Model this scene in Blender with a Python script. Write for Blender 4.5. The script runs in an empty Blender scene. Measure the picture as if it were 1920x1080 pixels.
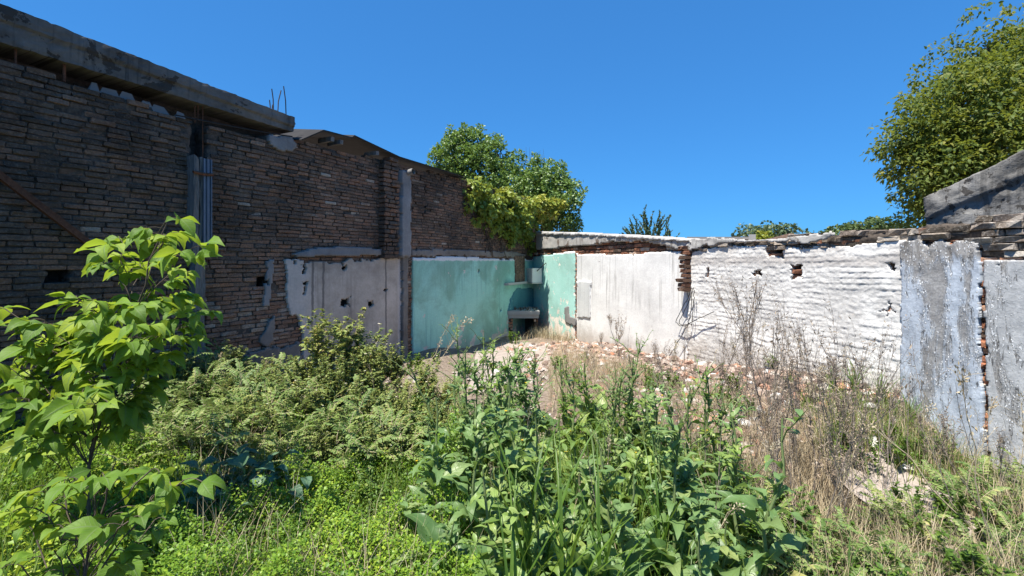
import bpy, math, random
import numpy as np
from mathutils import Vector
C = bpy.context.scene.collection
rng = np.random.default_rng(11)
F, CX, HZ, H = 900.0, 960.0, 490.0, 1.8      # lens in photo pixels, centre column, horizon row, eye height

# ---------------------------------------------------------------- noise
def _h(ix, iy, iz, seed):
    n = (ix.astype(np.int64)*374761393 + iy.astype(np.int64)*668265263 + iz.astype(np.int64)*2147483647 + seed*974711)
    n = (n ^ (n >> 13)) * 1274126177
    n = n ^ (n >> 16)
    return (n & 0xffff).astype(float)/65535.0
def vnoise(x, y, z=None, seed=0):
    x = np.asarray(x, float); y = np.asarray(y, float)
    z = np.zeros_like(x) if z is None else np.asarray(z, float)
    x, y, z = np.broadcast_arrays(x, y, z)
    ix, iy, iz = np.floor(x), np.floor(y), np.floor(z)
    fx, fy, fz = x-ix, y-iy, z-iz
    fx, fy, fz = [t*t*(3-2*t) for t in (fx, fy, fz)]
    r = 0
    for a in (0, 1):
        for b in (0, 1):
            for c in (0, 1):
                w = (fx if a else 1-fx)*(fy if b else 1-fy)*(fz if c else 1-fz)
                r = r + w*_h(ix+a, iy+b, iz+c, seed)
    return r
def fbm(x, y, z=None, seed=0, oct=4):
    r = 0; a = .5; f = 1.0; t = 0
    for k in range(oct):
        r = r + a*vnoise(np.asarray(x)*f, np.asarray(y)*f, None if z is None else np.asarray(z)*f, seed+k*17)
        t += a; a *= .5; f *= 2.03
    return r/t

# ---------------------------------------------------------------- mesh buffers
class MB:
    def __init__(s): s.V = []; s.Q = []; s.A = []; s.n = 0
    def add(s, v, q, a=None):
        v = np.asarray(v, float).reshape(-1, 3); q = np.asarray(q, int).reshape(-1, 4)
        if a is None: a = np.zeros((len(v), 3))
        a = np.asarray(a, float)
        if a.ndim == 1: a = np.tile(a, (len(v), 1))
        s.V.append(v); s.Q.append(q+s.n); s.A.append(a); s.n += len(v)
    def mesh(s, name, mat, origin=(0, 0, 0), smooth=True):
        V = np.concatenate(s.V)-np.asarray(origin, float); Q = np.concatenate(s.Q); A = np.concatenate(s.A)
        me = bpy.data.meshes.new(name)
        me.vertices.add(len(V)); me.vertices.foreach_set('co', V.astype(np.float32).ravel())
        me.loops.add(len(Q)*4); me.loops.foreach_set('vertex_index', Q.astype(np.int32).ravel())
        me.polygons.add(len(Q))
        me.polygons.foreach_set('loop_start', (np.arange(len(Q))*4).astype(np.int32))
        me.polygons.foreach_set('loop_total', np.full(len(Q), 4, np.int32))
        me.polygons.foreach_set('use_smooth', np.full(len(Q), bool(smooth)))
        at = me.attributes.new('lf', 'FLOAT_VECTOR', 'POINT')
        at.data.foreach_set('vector', A.astype(np.float32).ravel())
        me.update(); me.validate()
        me.materials.append(mat)
        return me
    def build(s, name, mat, parent=None, origin=None, smooth=True):
        if origin is None: origin = tuple(parent.location) if parent is not None else (0, 0, 0)
        o = bpy.data.objects.new(name, s.mesh(name, mat, origin, smooth))
        C.objects.link(o)
        if parent is not None: o.parent = parent
        else: o.location = origin
        return o
def tag(o, label=None, cat=None, group=None, kind=None):
    if label: o['label'] = label
    if cat: o['category'] = cat
    if group: o['group'] = group
    if kind: o['kind'] = kind
    return o
def empty(name, loc, label=None, cat=None, group=None):
    o = bpy.data.objects.new(name, None); C.objects.link(o); o.location = loc
    o.empty_display_size = .1
    return tag(o, label, cat, group)
def copy_tree(o, loc, rotz=0., sc=1., label=None, group=None, tilt=(0, 0)):
    r = o.copy(); C.objects.link(r); r.location = loc; r.rotation_euler = (tilt[0], tilt[1], rotz); r.scale = (sc, sc, sc)
    if label: r['label'] = label
    if group: r['group'] = group
    for ch in o.children:
        c = ch.copy(); C.objects.link(c); c.parent = r
    return r

def unit(a):
    a = np.asarray(a, float); return a/np.maximum(np.linalg.norm(a, axis=-1, keepdims=True), 1e-9)
def boxv(mb, c, ax, half, rnd=0., jit=0., taper=1.):
    """a box: centre, 3 axes (rows), half sizes"""
    ax = np.asarray(ax, float); v = []
    for k in (-1, 1):
        t = taper if k > 0 else 1.
        for (i, j) in ((-1, -1), (1, -1), (1, 1), (-1, 1)):
            v.append(np.asarray(c, float)+ax[0]*half[0]*i*t+ax[1]*half[1]*j*t+ax[2]*half[2]*k)
    v = np.array(v)
    if jit: v += rng.normal(0, jit, v.shape)
    q = [(3, 2, 1, 0), (4, 5, 6, 7), (0, 1, 5, 4), (1, 2, 6, 5), (2, 3, 7, 6), (3, 0, 4, 7)]
    # separate faces so that flat shading keeps hard edges
    vv = np.concatenate([v[list(f)] for f in q]); qq = np.arange(24).reshape(6, 4)
    mb.add(vv, qq, (0, 0, rnd))
def tube(mb, pts, rad, sides=5, rnd=0.):
    pts = np.asarray(pts, float); n = len(pts)
    rad = np.broadcast_to(np.asarray(rad, float), (n,))
    t = unit(np.gradient(pts, axis=0))
    up = np.array([0, 0, 1.]) if abs(t[0, 2]) < .9 else np.array([1., 0, 0])
    ring = []; a = np.linspace(0, 2*math.pi, sides, endpoint=False)
    u = unit(np.cross(t[0], up))
    for k in range(n):
        u = unit(u-t[k]*np.dot(u, t[k])); w = np.cross(t[k], u)
        ring.append(pts[k]+rad[k]*(np.cos(a)[:, None]*u+np.sin(a)[:, None]*w))
    v = np.concatenate(ring)
    k = np.arange(n-1)[:, None]*sides; j = np.arange(sides)[None]; j2 = (j+1) % sides
    q = np.stack([k+j, k+j2, k+sides+j2, k+sides+j], -1).reshape(-1, 4)
    vv = np.repeat(np.linspace(0, 1, n), sides)
    A = np.zeros((len(v), 3)); A[:, 1] = vv; A[:, 2] = rnd
    mb.add(v, q, A)
def curve(p0, p1, sag=0., n=6, jit=0., side=None):
    t = np.linspace(0, 1, n)[:, None]
    p = np.asarray(p0, float)*(1-t)+np.asarray(p1, float)*t
    p[:, 2] += sag*4*(t*(1-t))[:, 0]
    if jit: p[1:-1] += rng.normal(0, jit, (n-2, 3))
    return p

# leaves: template = rows of verts across (x: -1..1 width, y: 0..1 length)
def leaf_tmpl(prof, bend=.6, fold=.25, wave=0., cols=3, curl=0.):
    nv = len(prof); vs = np.linspace(0, 1, nv)
    ang = -bend*vs + curl; st = 1./(nv-1)
    y = np.concatenate([[0], np.cumsum(np.cos(ang[:-1]))*st]); z = np.concatenate([[0], np.cumsum(np.sin(ang[:-1]))*st])
    us = np.linspace(-1, 1, cols); V = []; A = []
    for i in range(nv):
        for u in us:
            w = prof[i]
            V.append((u*w*math.cos(fold*abs(u)), y[i], z[i], abs(u)*w*math.sin(fold)+wave*math.sin(vs[i]*14+u*2.2)*abs(u)*w))
            A.append((u, vs[i], 0))
    q = []
    for i in range(nv-1):
        for j in range(cols-1):
            a = i*cols+j; q.append((a, a+1, a+cols+1, a+cols))
    return np.array(V), np.array(q), np.array(A)
def place(mb, tm, pos, d, nrm, ln, wd=None, rnd=None):
    V, Q, A = tm
    pos = np.asarray(pos, float).reshape(-1, 3); N = len(pos)
    if N == 0: return
    d = unit(np.broadcast_to(np.asarray(d, float), (N, 3))); nrm = np.broadcast_to(np.asarray(nrm, float), (N, 3))
    x = np.cross(d, nrm); bad = np.linalg.norm(x, axis=1) < 1e-3
    x = np.where(bad[:, None], np.cross(d, np.array([.3, .7, .2])), x); x = unit(x); z = np.cross(x, d)
    ln = np.broadcast_to(np.asarray(ln, float), (N,)); wd = ln if wd is None else np.broadcast_to(np.asarray(wd, float), (N,))
    rnd = rng.random(N) if rnd is None else np.broadcast_to(np.asarray(rnd, float), (N,))
    P = pos[:, None]+x[:, None]*(V[None, :, 0, None]*wd[:, None, None])+d[:, None]*(V[None, :, 1, None]*ln[:, None, None])+z[:, None]*(V[None, :, 2, None]*ln[:, None, None]+V[None, :, 3, None]*wd[:, None, None])
    AA = np.tile(A[None], (N, 1, 1)); AA[:, :, 2] = rnd[:, None]
    QQ = (Q[None]+(np.arange(N)*len(V))[:, None, None]).reshape(-1, 4)
    mb.add(P.reshape(-1, 3), QQ, AA.reshape(-1, 3))
OVATE = [.02, .30, .42, .40, .27, .12, .01]
OVATE_S = [.03, .38, .40, .20, .01]
OBLONG = [.05, .09, .17, .22, .30, .28, .33, .27, .20, .10, .01]
LANCE = [.03, .14, .19, .15, .01]
DIAM = [.04, .40, .02]
BLADE = [.5, .9, 1., .8, .45, .05]
BIG_OV = leaf_tmpl(OVATE, .9, .22, .10, 5)
BIG_OV2 = leaf_tmpl(OVATE, 1.5, .3, .14, 5)
OV_S = leaf_tmpl(OVATE_S, .7, .25)
OBL = leaf_tmpl(OBLONG+[], 1.0, .3, .45, 5, .2)
OBL2 = leaf_tmpl(OBLONG, 2.3, .4, .5, 5, .5)
LAN = leaf_tmpl(LANCE, .7, .3)
DIA = leaf_tmpl(DIAM, .3, .2)
BLD = leaf_tmpl(BLADE, 1.0, .3, 0, 3, .3)
BLD2 = leaf_tmpl(BLADE, 2.0, .3, 0, 3, .5)
THINB = leaf_tmpl([.8, 1., .6, .05], .9, 0, 0, 2, .3)

# ---------------------------------------------------------------- node helper
class NT:
    def __init__(s, name):
        s.m = bpy.data.materials.new(name); s.m.use_nodes = True
        s.t = s.m.node_tree; s.t.nodes.clear(); s.N = s.t.nodes; s.L = s.t.links
        s.out = s.N.new('ShaderNodeOutputMaterial')
    def _in(s, sock, v):
        if isinstance(v, bpy.types.NodeSocket): s.L.new(v, sock)
        elif v is not None:
            if sock.type == 'RGBA' and len(v) == 3: v = (*v, 1)
            sock.default_value = v
    def attr(s, name='lf'):
        n = s.N.new('ShaderNodeAttribute'); n.attribute_name = name; return n.outputs['Vector']
    def obj(s): return s.N.new('ShaderNodeTexCoord').outputs['Object']
    def info(s): return s.N.new('ShaderNodeObjectInfo').outputs['Random']
    def sep(s, v):
        n = s.N.new('ShaderNodeSeparateXYZ'); s._in(n.inputs[0], v); return n.outputs
    def comb(s, x, y, z):
        n = s.N.new('ShaderNodeCombineXYZ')
        for k, v in enumerate((x, y, z)): s._in(n.inputs[k], v)
        return n.outputs[0]
    def mapp(s, v, scale=(1, 1, 1), loc=(0, 0, 0)):
        n = s.N.new('ShaderNodeMapping'); s._in(n.inputs['Vector'], v); n.inputs['Scale'].default_value = scale; n.inputs['Location'].default_value = loc
        return n.outputs[0]
    def noise(s, v, scale, detail=4, rough=.6, dist=0.):
        n = s.N.new('ShaderNodeTexNoise'); s._in(n.inputs['Vector'], v); n.inputs['Scale'].default_value = scale
        n.inputs['Detail'].default_value = detail; n.inputs['Roughness'].default_value = rough; n.inputs['Distortion'].default_value = dist
        return n.outputs[0]
    def vor(s, v, scale, feat='F1'):
        n = s.N.new('ShaderNodeTexVoronoi'); n.feature = feat; s._in(n.inputs['Vector'], v); n.inputs['Scale'].default_value = scale
        return n.outputs['Distance']
    def ramp(s, f, st, interp='LINEAR'):
        n = s.N.new('ShaderNodeValToRGB'); s._in(n.inputs[0], f); r = n.color_ramp; r.interpolation = interp
        while len(r.elements) < len(st): r.elements.new(.5)
        for e, (p, c) in zip(r.elements, st):
            e.position = p; e.color = (*c, 1) if isinstance(c, tuple) else (c, c, c, 1)
        return n.outputs[0]
    def mix(s, f, a, b, mode='MIX'):
        n = s.N.new('ShaderNodeMix'); n.data_type = 'RGBA'; n.blend_type = mode
        s._in(n.inputs[0], f); s._in(n.inputs[6], a); s._in(n.inputs[7], b); return n.outputs[2]
    def math(s, op, a, b=None, c=None):
        n = s.N.new('ShaderNodeMath'); n.operation = op
        for k, v in enumerate((a, b, c)):
            if v is not None: s._in(n.inputs[k], v)
        return n.outputs[0]
    def step(s, x, lo, hi):
        n = s.N.new('ShaderNodeMapRange'); n.interpolation_type = 'SMOOTHSTEP'
        s._in(n.inputs[0], x); n.inputs[1].default_value = lo; n.inputs[2].default_value = hi; return n.outputs[0]
    def bump(s, h, strength=.5, dist=.01, prev=None):
        n = s.N.new('ShaderNodeBump'); n.inputs['Strength'].default_value = strength; n.inputs['Distance'].default_value = dist
        s._in(n.inputs['Height'], h)
        if prev is not None: s._in(n.inputs['Normal'], prev)
        return n.outputs[0]
    def pbr(s, col, rough=.9, normal=None, spec=.3, metal=0.):
        n = s.N.new('ShaderNodeBsdfPrincipled')
        s._in(n.inputs['Base Color'], col); s._in(n.inputs['Roughness'], rough); s._in(n.inputs['Metallic'], metal)
        n.inputs['Specular IOR Level'].default_value = spec
        if normal is not None: s._in(n.inputs['Normal'], normal)
        return n.outputs[0]
    def done(s, sh): s.L.new(sh, s.out.inputs[0]); return s.m

def leaf_mat(name, c0, c1, c2=None, tr=(.25, .4, .05), tf=.3, rough=.45, vein=.35, spec=.4, nside=9):
    n = NT(name); a = n.sep(n.attr()); r = a[2]
    st = [(0, c0), (.6, c1)] + ([(1., c2)] if c2 else [])
    col = n.ramp(r, st)
    oi = n.info()
    col = n.mix(.5, col, n.ramp(oi, [(0, (.72, .80, .8)), (1, (1.25, 1.1, .95))]), 'MULTIPLY')
    nz = n.noise(n.obj(), 30, 2)
    col = n.mix(.35, col, n.ramp(nz, [(.3, .6), (.7, 1.3)]), 'MULTIPLY')
    if vein:
        au = n.math('ABSOLUTE', a[0])
        mid = n.math('SUBTRACT', 1., n.step(au, .03, .14))
        sv = n.math('FRACT', n.math('ADD', n.math('MULTIPLY', a[1], float(nside)), n.math('MULTIPLY', au, -1.6)))
        sv = n.math('SUBTRACT', 1., n.step(n.math('ABSOLUTE', n.math('SUBTRACT', sv, .5)), .0, .16))
        vv = n.math('MAXIMUM', mid, n.math('MULTIPLY', sv, .45))
        col = n.mix(n.math('MULTIPLY', vv, vein), col, (.16, .24, .08))
        nb = n.bump(vv, .35, .004)
    else: nb = None
    p = n.pbr(col, rough, nb, spec)
    t = n.N.new('ShaderNodeBsdfTranslucent'); n._in(t.inputs[0], n.mix(.6, col, tr, 'MIX'))
    m = n.N.new('ShaderNodeMixShader'); m.inputs[0].default_value = tf
    n.L.new(p, m.inputs[1]); n.L.new(t.outputs[0], m.inputs[2])
    return n.done(m.outputs[0])
def plain_mat(name, c0, c1, rough=.85, scale=20, spec=.25, metal=0., bump=.3, stretch=(1, 1, 1)):
    n = NT(name); v = n.mapp(n.obj(), stretch)
    a = n.noise(v, scale, 5, .65); b = n.noise(v, scale*.17, 3)
    col = n.ramp(n.math('ADD', n.math('MULTIPLY', a, .6), n.math('MULTIPLY', b, .4)), [(.33, c0), (.66, c1)])
    col = n.mix(.5, col, n.ramp(n.sep(n.attr())[2], [(0, .7), (1, 1.3)]), 'MULTIPLY')
    return n.done(n.pbr(col, rough, n.bump(a, bump, .01), spec, metal))
# ---------------------------------------------------------------- the two walls as frames (s along, z up, d out of the wall)
class Frame:
    def __init__(s, P0, t):
        s.P = np.array([*P0, 0.]); s.t = np.array([*unit(t), 0.]); s.n = None
    def W(s, S, Z, D):
        S, Z, D = np.broadcast_arrays(np.asarray(S, float), np.asarray(Z, float), np.asarray(D, float))
        return s.P+S[..., None]*s.t+D[..., None]*s.n+Z[..., None]*np.array([0, 0, 1.])
    def px(s, x, y=None, d=0.):
        """where the line of sight through a photo pixel meets the wall"""
        q = (x-CX)/F; P = s.P+s.n*d
        S = (q*P[1]-P[0])/(s.t[0]-q*s.t[1]); Y = P[1]+S*s.t[1]
        return S if y is None else (S, H-(y-HZ)*Y/F)
    def poly(s, pts, d=0.): return np.array([s.px(x, y, d) for x, y in pts])
LW = Frame((-6.59, 0), (.5, 1.)); LW.n = np.array([LW.t[1], -LW.t[0], 0])
RW = Frame((.64, 14.45), (.356, -1.)); RW.n = np.array([RW.t[1], -RW.t[0], 0])
SL1 = LW.px(1003); SR1 = (14.45-.8)/-RW.t[1]

# ---------------------------------------------------------------- ground
_cp = []
for x, y, Y in [(440, 705, 6.11), (560, 690, 7.1), (700, 676, 8.3), (770, 663, 9.27), (900, 640, 11.9), (1000, 628, 14.4), (1080, 638, 11.8), (1180, 655, 9.6), (1290, 676, 8.0),
                (1400, 690, 6.9), (1500, 700, 6.05), (1600, 715, 5.4), (1690, 738, 4.95), (1760, 800, 4.62), (1840, 885, 4.33), (1920, 925, 4.06), (950, 650, 11.2), (950, 690, 9.0), (640, 742, 6.3),
                (480, 745, 5.6), (1250, 720, 7.0), (1420, 760, 5.5), (1640, 830, 4.35), (1700, 920, 3.75), (1000, 760, 6.0)]:
    _cp.append(((x-CX)/F*Y, Y, H-(y-HZ)*Y/F))
for x, y, z in [(0, 0, 0), (-2, 1, 0), (2, 1, 0), (0, 3, 0), (-2.5, 3, .08), (-4, 4, .15), (-5, 3, .1), (2.2, 3.2, 0), (-1, 4.5, .05), (1, 4.5, .05), (-6, 0, 0), (5, 0, 0), (0, -4, 0),
                (-2.4, 4.6, .16), (6, 14, -.4), (-4, 14, -.3), (0, 20, -.4), (12, 8, -.2), (-12, 6, 0), (9, 2, -.1), (-11, 14, -.2)]:
    _cp.append((x, y, z))
_cp = np.array(_cp)
def gz(x, y):
    x = np.asarray(x, float); y = np.asarray(y, float); sh = x.shape
    x = x.ravel(); y = y.ravel(); o = np.empty(len(x))
    for k in range(0, len(x), 20000):
        d2 = (x[k:k+20000, None]-_cp[None, :, 0])**2+(y[k:k+20000, None]-_cp[None, :, 1])**2+.05
        w = d2**-1.6; o[k:k+20000] = (w*_cp[None, :, 2]).sum(1)/w.sum(1)
    o += .05*(fbm(x*1.3+7, y*1.3, seed=3)-.5)+.03*(fbm(x*5, y*5, seed=4)-.5)
    return o.reshape(sh)
def g3(x, y, dz=0.): return np.array([x, y, float(gz(np.array([x]), np.array([y]))[0])+dz])
def gp(px, Y, dz=0.): return g3((px-CX)/F*Y, Y, dz)

def axis_pts(a, b, step, far):
    mid = np.arange(a, b+step/2, step); k = np.array([.5, 1.5, 4, 10, 25, 60, 150, far])
    return np.concatenate([(a-k)[::-1], mid, b+k])
gxs = axis_pts(-8, 8, .09, 700); gys = axis_pts(-2, 17, .09, 900)
GX, GY = np.meshgrid(gxs, gys, indexing='ij'); GZ = gz(GX, GY)
nb = MB(); nx, ny = GX.shape
ii, jj = np.meshgrid(np.arange(nx-1), np.arange(ny-1), indexing='ij'); a = ii*ny+jj
nb.add(np.stack([GX, GY, GZ], -1).reshape(-1, 3), np.stack([a, a+ny, a+ny+1, a+1], -1).reshape(-1, 4), np.stack([GX, GY, GZ], -1).reshape(-1, 3))
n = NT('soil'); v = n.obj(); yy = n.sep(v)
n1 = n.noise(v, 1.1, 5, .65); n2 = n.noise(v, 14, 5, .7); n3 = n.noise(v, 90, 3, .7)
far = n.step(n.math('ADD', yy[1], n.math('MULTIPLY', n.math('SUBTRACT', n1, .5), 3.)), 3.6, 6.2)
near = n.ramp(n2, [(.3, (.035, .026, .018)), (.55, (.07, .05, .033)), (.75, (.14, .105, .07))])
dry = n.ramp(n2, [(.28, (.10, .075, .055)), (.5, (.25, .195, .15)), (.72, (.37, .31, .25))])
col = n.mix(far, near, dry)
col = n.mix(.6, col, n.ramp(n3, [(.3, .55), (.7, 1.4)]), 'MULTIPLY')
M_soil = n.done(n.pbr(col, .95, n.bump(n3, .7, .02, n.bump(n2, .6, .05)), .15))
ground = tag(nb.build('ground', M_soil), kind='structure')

# ---------------------------------------------------------------- wall building blocks
def in_poly(x, y, P):
    r = np.zeros(x.shape, bool); n = len(P)
    for k in range(n):
        x0, y0 = P[k]; x1, y1 = P[(k+1) % n]
        c = ((y0 > y) != (y1 > y)) & (x < (x1-x0)*(y-y0)/((y1-y0) if abs(y1-y0) > 1e-9 else 1e-9)+x0)
        r ^= c
    return r
def pmask(P, amp=.05, sc=6., seed=0):
    def f(S, Z):
        a = (fbm(S*sc, Z*sc, seed=seed, oct=4)-.5)*2*amp; b = (fbm(S*sc+31, Z*sc+17, seed=seed+5, oct=4)-.5)*2*amp
        return in_poly(S+a, Z+b, P)
    return f
def rects(fr, L, d=0.):
    out = []
    for x, y, w, h in L:
        s0, z1 = fr.px(x-w/2, y-h/2, d); s1, z0 = fr.px(x+w/2, y+h/2, d)
        out.append((min(s0, s1), max(s0, s1), min(z0, z1), max(z0, z1)))
    return out
def in_rects(S, Z, R, pad=0.):
    r = np.zeros(np.shape(S), bool)
    for a, b, c, d in R: r |= (S > a-pad) & (S < b+pad) & (Z > c-pad) & (Z < d+pad)
    return r
def panel(mb, fr, s0, s1, z0, z1, cell, keep, dfun, thick, jit=.25, nz=None, zmap=None, back=False):
    ns = max(2, int(round((s1-s0)/cell)))+1; nz = (nz or max(2, int(round((z1-z0)/cell))))+1
    S, Z = np.meshgrid(np.linspace(s0, s1, ns), np.linspace(z0, z1, nz), indexing='ij')
    Sj = S+rng.uniform(-jit, jit, S.shape)*cell; Zj = Z+rng.uniform(-jit, jit, S.shape)*(z1-z0)/(nz-1)
    if zmap is not None: Zj = zmap(Sj, Zj)
    D = dfun(Sj, Zj)*np.ones_like(S)
    Sc = (S[:-1, :-1]+S[1:, 1:])/2; Zc = (Z[:-1, :-1]+Z[1:, 1:])/2
    K = keep(Sc, Zc)
    idx = np.arange(ns*nz).reshape(ns, nz)
    Vf = fr.W(Sj, Zj, D).reshape(-1, 3); Vb = fr.W(Sj, Zj, D-thick).reshape(-1, 3)
    A = np.stack([Sj, Zj, rng.random(S.shape)], -1).reshape(-1, 3)
    flip = np.dot(np.cross(fr.t, [0, 0, 1]), fr.n) < 0
    q = np.stack([idx[:-1, :-1], idx[1:, :-1], idx[1:, 1:], idx[:-1, 1:]], -1)[K]
    Qs = [q if not flip else q[:, ::-1]]; off = ns*nz
    Kp = np.pad(K, 1)
    for (di, dj, ea, eb) in ((-1, 0, (0, 1), (0, 0)), (1, 0, (1, 0), (1, 1)), (0, -1, (0, 0), (1, 0)), (0, 1, (1, 1), (0, 1))):
        e = K & ~Kp[1+di:Kp.shape[0]-1+di, 1+dj:Kp.shape[1]-1+dj]
        i, j = np.nonzero(e); va = idx[i+ea[0], j+ea[1]]; vb = idx[i+eb[0], j+eb[1]]
        sq = np.stack([vb, va, va+off, vb+off], -1)
        Qs.append(sq if not flip else sq[:, ::-1])
    if back: Qs.append((q if flip else q[:, ::-1])+off)
    Q = np.concatenate(Qs); used, inv = np.unique(Q, return_inverse=True)
    V = np.concatenate([Vf, Vb]); A = np.concatenate([A, A])
    mb.add(V[used], inv.reshape(-1, 4), A[used])
def ppanel(fr, P, cell, amp, sc, seed, dfun, thick, holes=(), extra=None, mb=None):
    mb = mb or MB(); f = pmask(P, amp, sc, seed)
    def keep(S, Z):
        k = f(S, Z)
        if len(holes): k &= ~in_rects(S+.11*(fbm(S*14, Z*14, seed=9)-.5), Z+.11*(fbm(S*14, Z*14, seed=8)-.5), holes)
        if extra is not None: k &= extra(S, Z)
        return k
    panel(mb, fr, P[:, 0].min()-amp, P[:, 0].max()+amp, P[:, 1].min()-amp, P[:, 1].max()+amp, cell, keep, dfun, thick)
    return mb
_bg = np.array([(i, j) for i in range(5) for j in range(4)])
_ring = [0, 4, 8, 12, 16, 17, 18, 19, 15, 11, 7, 3, 2, 1]
def bricks(mb, fr, s0, s1, z0, ztop, bl, bh, gap, depth=.09, jit=.012, d0=0., skip=None, colf=None, rough=.012, seed=0, wob=.03, lenvar=(.6, 1.15), drop=0.):
    R = np.random.default_rng(seed+100); BS = []; zt = ztop if callable(ztop) else (lambda s: ztop)
    z = z0; row = 0
    zmax = max(zt(s0), zt(s1), zt((s0+s1)/2), zt(s0*.75+s1*.25))+.1
    while z < zmax:
        s = s0-R.uniform(0, bl); h = bh*R.uniform(.88, 1.1)
        while s < s1:
            l = bl*R.uniform(*lenvar); a, b = max(s, s0), min(s+l, s1)
            if b-a > .03:
                wz = wob*(float(fbm(np.array([(a+b)/2*.9]), np.array([z*.8]), seed=seed+40)[0])-.5)*2
                zz = z+wz; m = (a+b)/2
                if zz+h*.6 < zt(m)+R.normal(0, .012) and not (skip is not None and skip(m, zz+h/2, a, b)) and R.random() >= drop: BS.append((a, b, zz, zz+h))
            s += l+gap*R.uniform(.6, 1.5)
        z += h+gap*R.uniform(.7, 1.4); row += 1
    if not BS: return
    B = np.array(BS); N = len(B)
    u = np.array([0, .05, .5, .95, 1.])[_bg[:, 0]]; w = np.array([0, .14, .86, 1.])[_bg[:, 1]]
    S = B[:, 0, None]+(B[:, 1]-B[:, 0])[:, None]*u; Z = B[:, 2, None]+(B[:, 3]-B[:, 2])[:, None]*w
    edge = ((u == 0) | (u == 1) | (w == 0) | (w == 1)).astype(float); corner = (((u == 0) | (u == 1)) & ((w == 0) | (w == 1))).astype(float)
    bh_ = (B[:, 3]-B[:, 2])[:, None]
    S = S+R.normal(0, .0035, S.shape)+np.sign(.5-u)*corner*R.uniform(0, .016, S.shape); Z = Z+R.normal(0, .05, Z.shape)*bh_+np.sign(.5-w)*corner*.10*bh_*R.random(S.shape)
    tilt = R.normal(0, jit*.6, (N, 1)); tiltz = R.normal(0, jit*.5, (N, 1))
    D = d0+R.normal(0, jit, (N, 1))+tilt*(u-.5)+tiltz*(w-.5)-edge*rough*.9-corner*rough+R.normal(0, rough*.55, S.shape)
    V = fr.W(S, Z, D); Vr = fr.W(S[:, _ring], Z[:, _ring], D[:, _ring]-depth)
    V = np.concatenate([V, Vr], 1)
    q = []
    for i in range(4):
        for j in range(3):
            k = i*4+j; q.append((k, k+4, k+5, k+1))
    m = len(_ring)
    for k in range(m):
        k2 = (k+1) % m; q.append((_ring[k2], _ring[k], 20+k, 20+k2))
    q = np.array(q)
    if np.dot(np.cross(fr.t, [0, 0, 1]), fr.n) < 0: q = q[:, ::-1]
    r = R.random(N)
    if colf is not None: r = colf((B[:, 0]+B[:, 1])/2, (B[:, 2]+B[:, 3])/2, r)
    A = np.zeros((N, 20+m, 3)); A[:, :, 0] = np.concatenate([S, S[:, _ring]], 1); A[:, :, 1] = np.concatenate([Z, Z[:, _ring]], 1); A[:, :, 2] = r[:, None]
    mb.add(V.reshape(-1, 3), (q[None]+(np.arange(N)*(20+m))[:, None, None]).reshape(-1, 4), A.reshape(-1, 3))

# ---------------------------------------------------------------- wall materials
def brick_mat(name, st, dust=(.28, .25, .21), dustamt=.35, soot=.0):
    n = NT(name); a = n.attr(); x = n.sep(a); o = n.obj()
    nf = n.noise(o, 45, 5, .7); nm = n.noise(o, 9, 4, .6); nl = n.noise(o, .9, 4, .6)
    r = n.math('ADD', x[2], n.math('MULTIPLY', n.math('SUBTRACT', nm, .5), .35))
    col = n.ramp(r, st)
    col = n.mix(n.math('MULTIPLY', n.step(n.math('ADD', nf, n.math('MULTIPLY', nl, .5)), .82, 1.0), dustamt), col, dust)
    col = n.mix(.75, col, n.ramp(nf, [(.3, .45), (.7, 1.5)]), 'MULTIPLY')
    ws = n.noise(n.comb(x[0], n.math('MULTIPLY', x[1], .45), 3.), 2.2, 6, .7, .3)
    col = n.mix(n.math('MULTIPLY', n.step(ws, .56, .68), dustamt*.8), col, dust)
    if soot: col = n.mix(n.math('MULTIPLY', n.step(nl, .45, .62), soot), col, (.022, .02, .018))
    return n.done(n.pbr(col, .95, n.bump(nf, .8, .012, n.bump(nm, .5, .02)), .12))
M_brickL = brick_mat('old_dark_brick', [(0, (.065, .052, .042)), (.25, (.12, .09, .07)), (.48, (.175, .118, .085)), (.7, (.235, .135, .09)), (.86, (.26, .19, .14)), (1, (.36, .31, .25))], soot=.5)
M_brickR = brick_mat('red_brick', [(0, (.06, .045, .035)), (.3, (.17, .09, .06)), (.6, (.33, .13, .07)), (.85, (.42, .22, .13)), (1, (.48, .42, .35))], (.42, .38, .33), .5)
M_stone = brick_mat('coping_stone', [(0, (.04, .035, .03)), (.3, (.11, .09, .07)), (.6, (.20, .16, .13)), (.85, (.30, .25, .20)), (1, (.40, .36, .31))], (.45, .42, .38), .6)
M_mortarL = plain_mat('dark_mortar', (.028, .023, .019), (.13, .105, .085), .97, 25, bump=.9)
M_mortarR = plain_mat('red_mortar', (.05, .035, .028), (.15, .10, .075), .97, 25)

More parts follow.
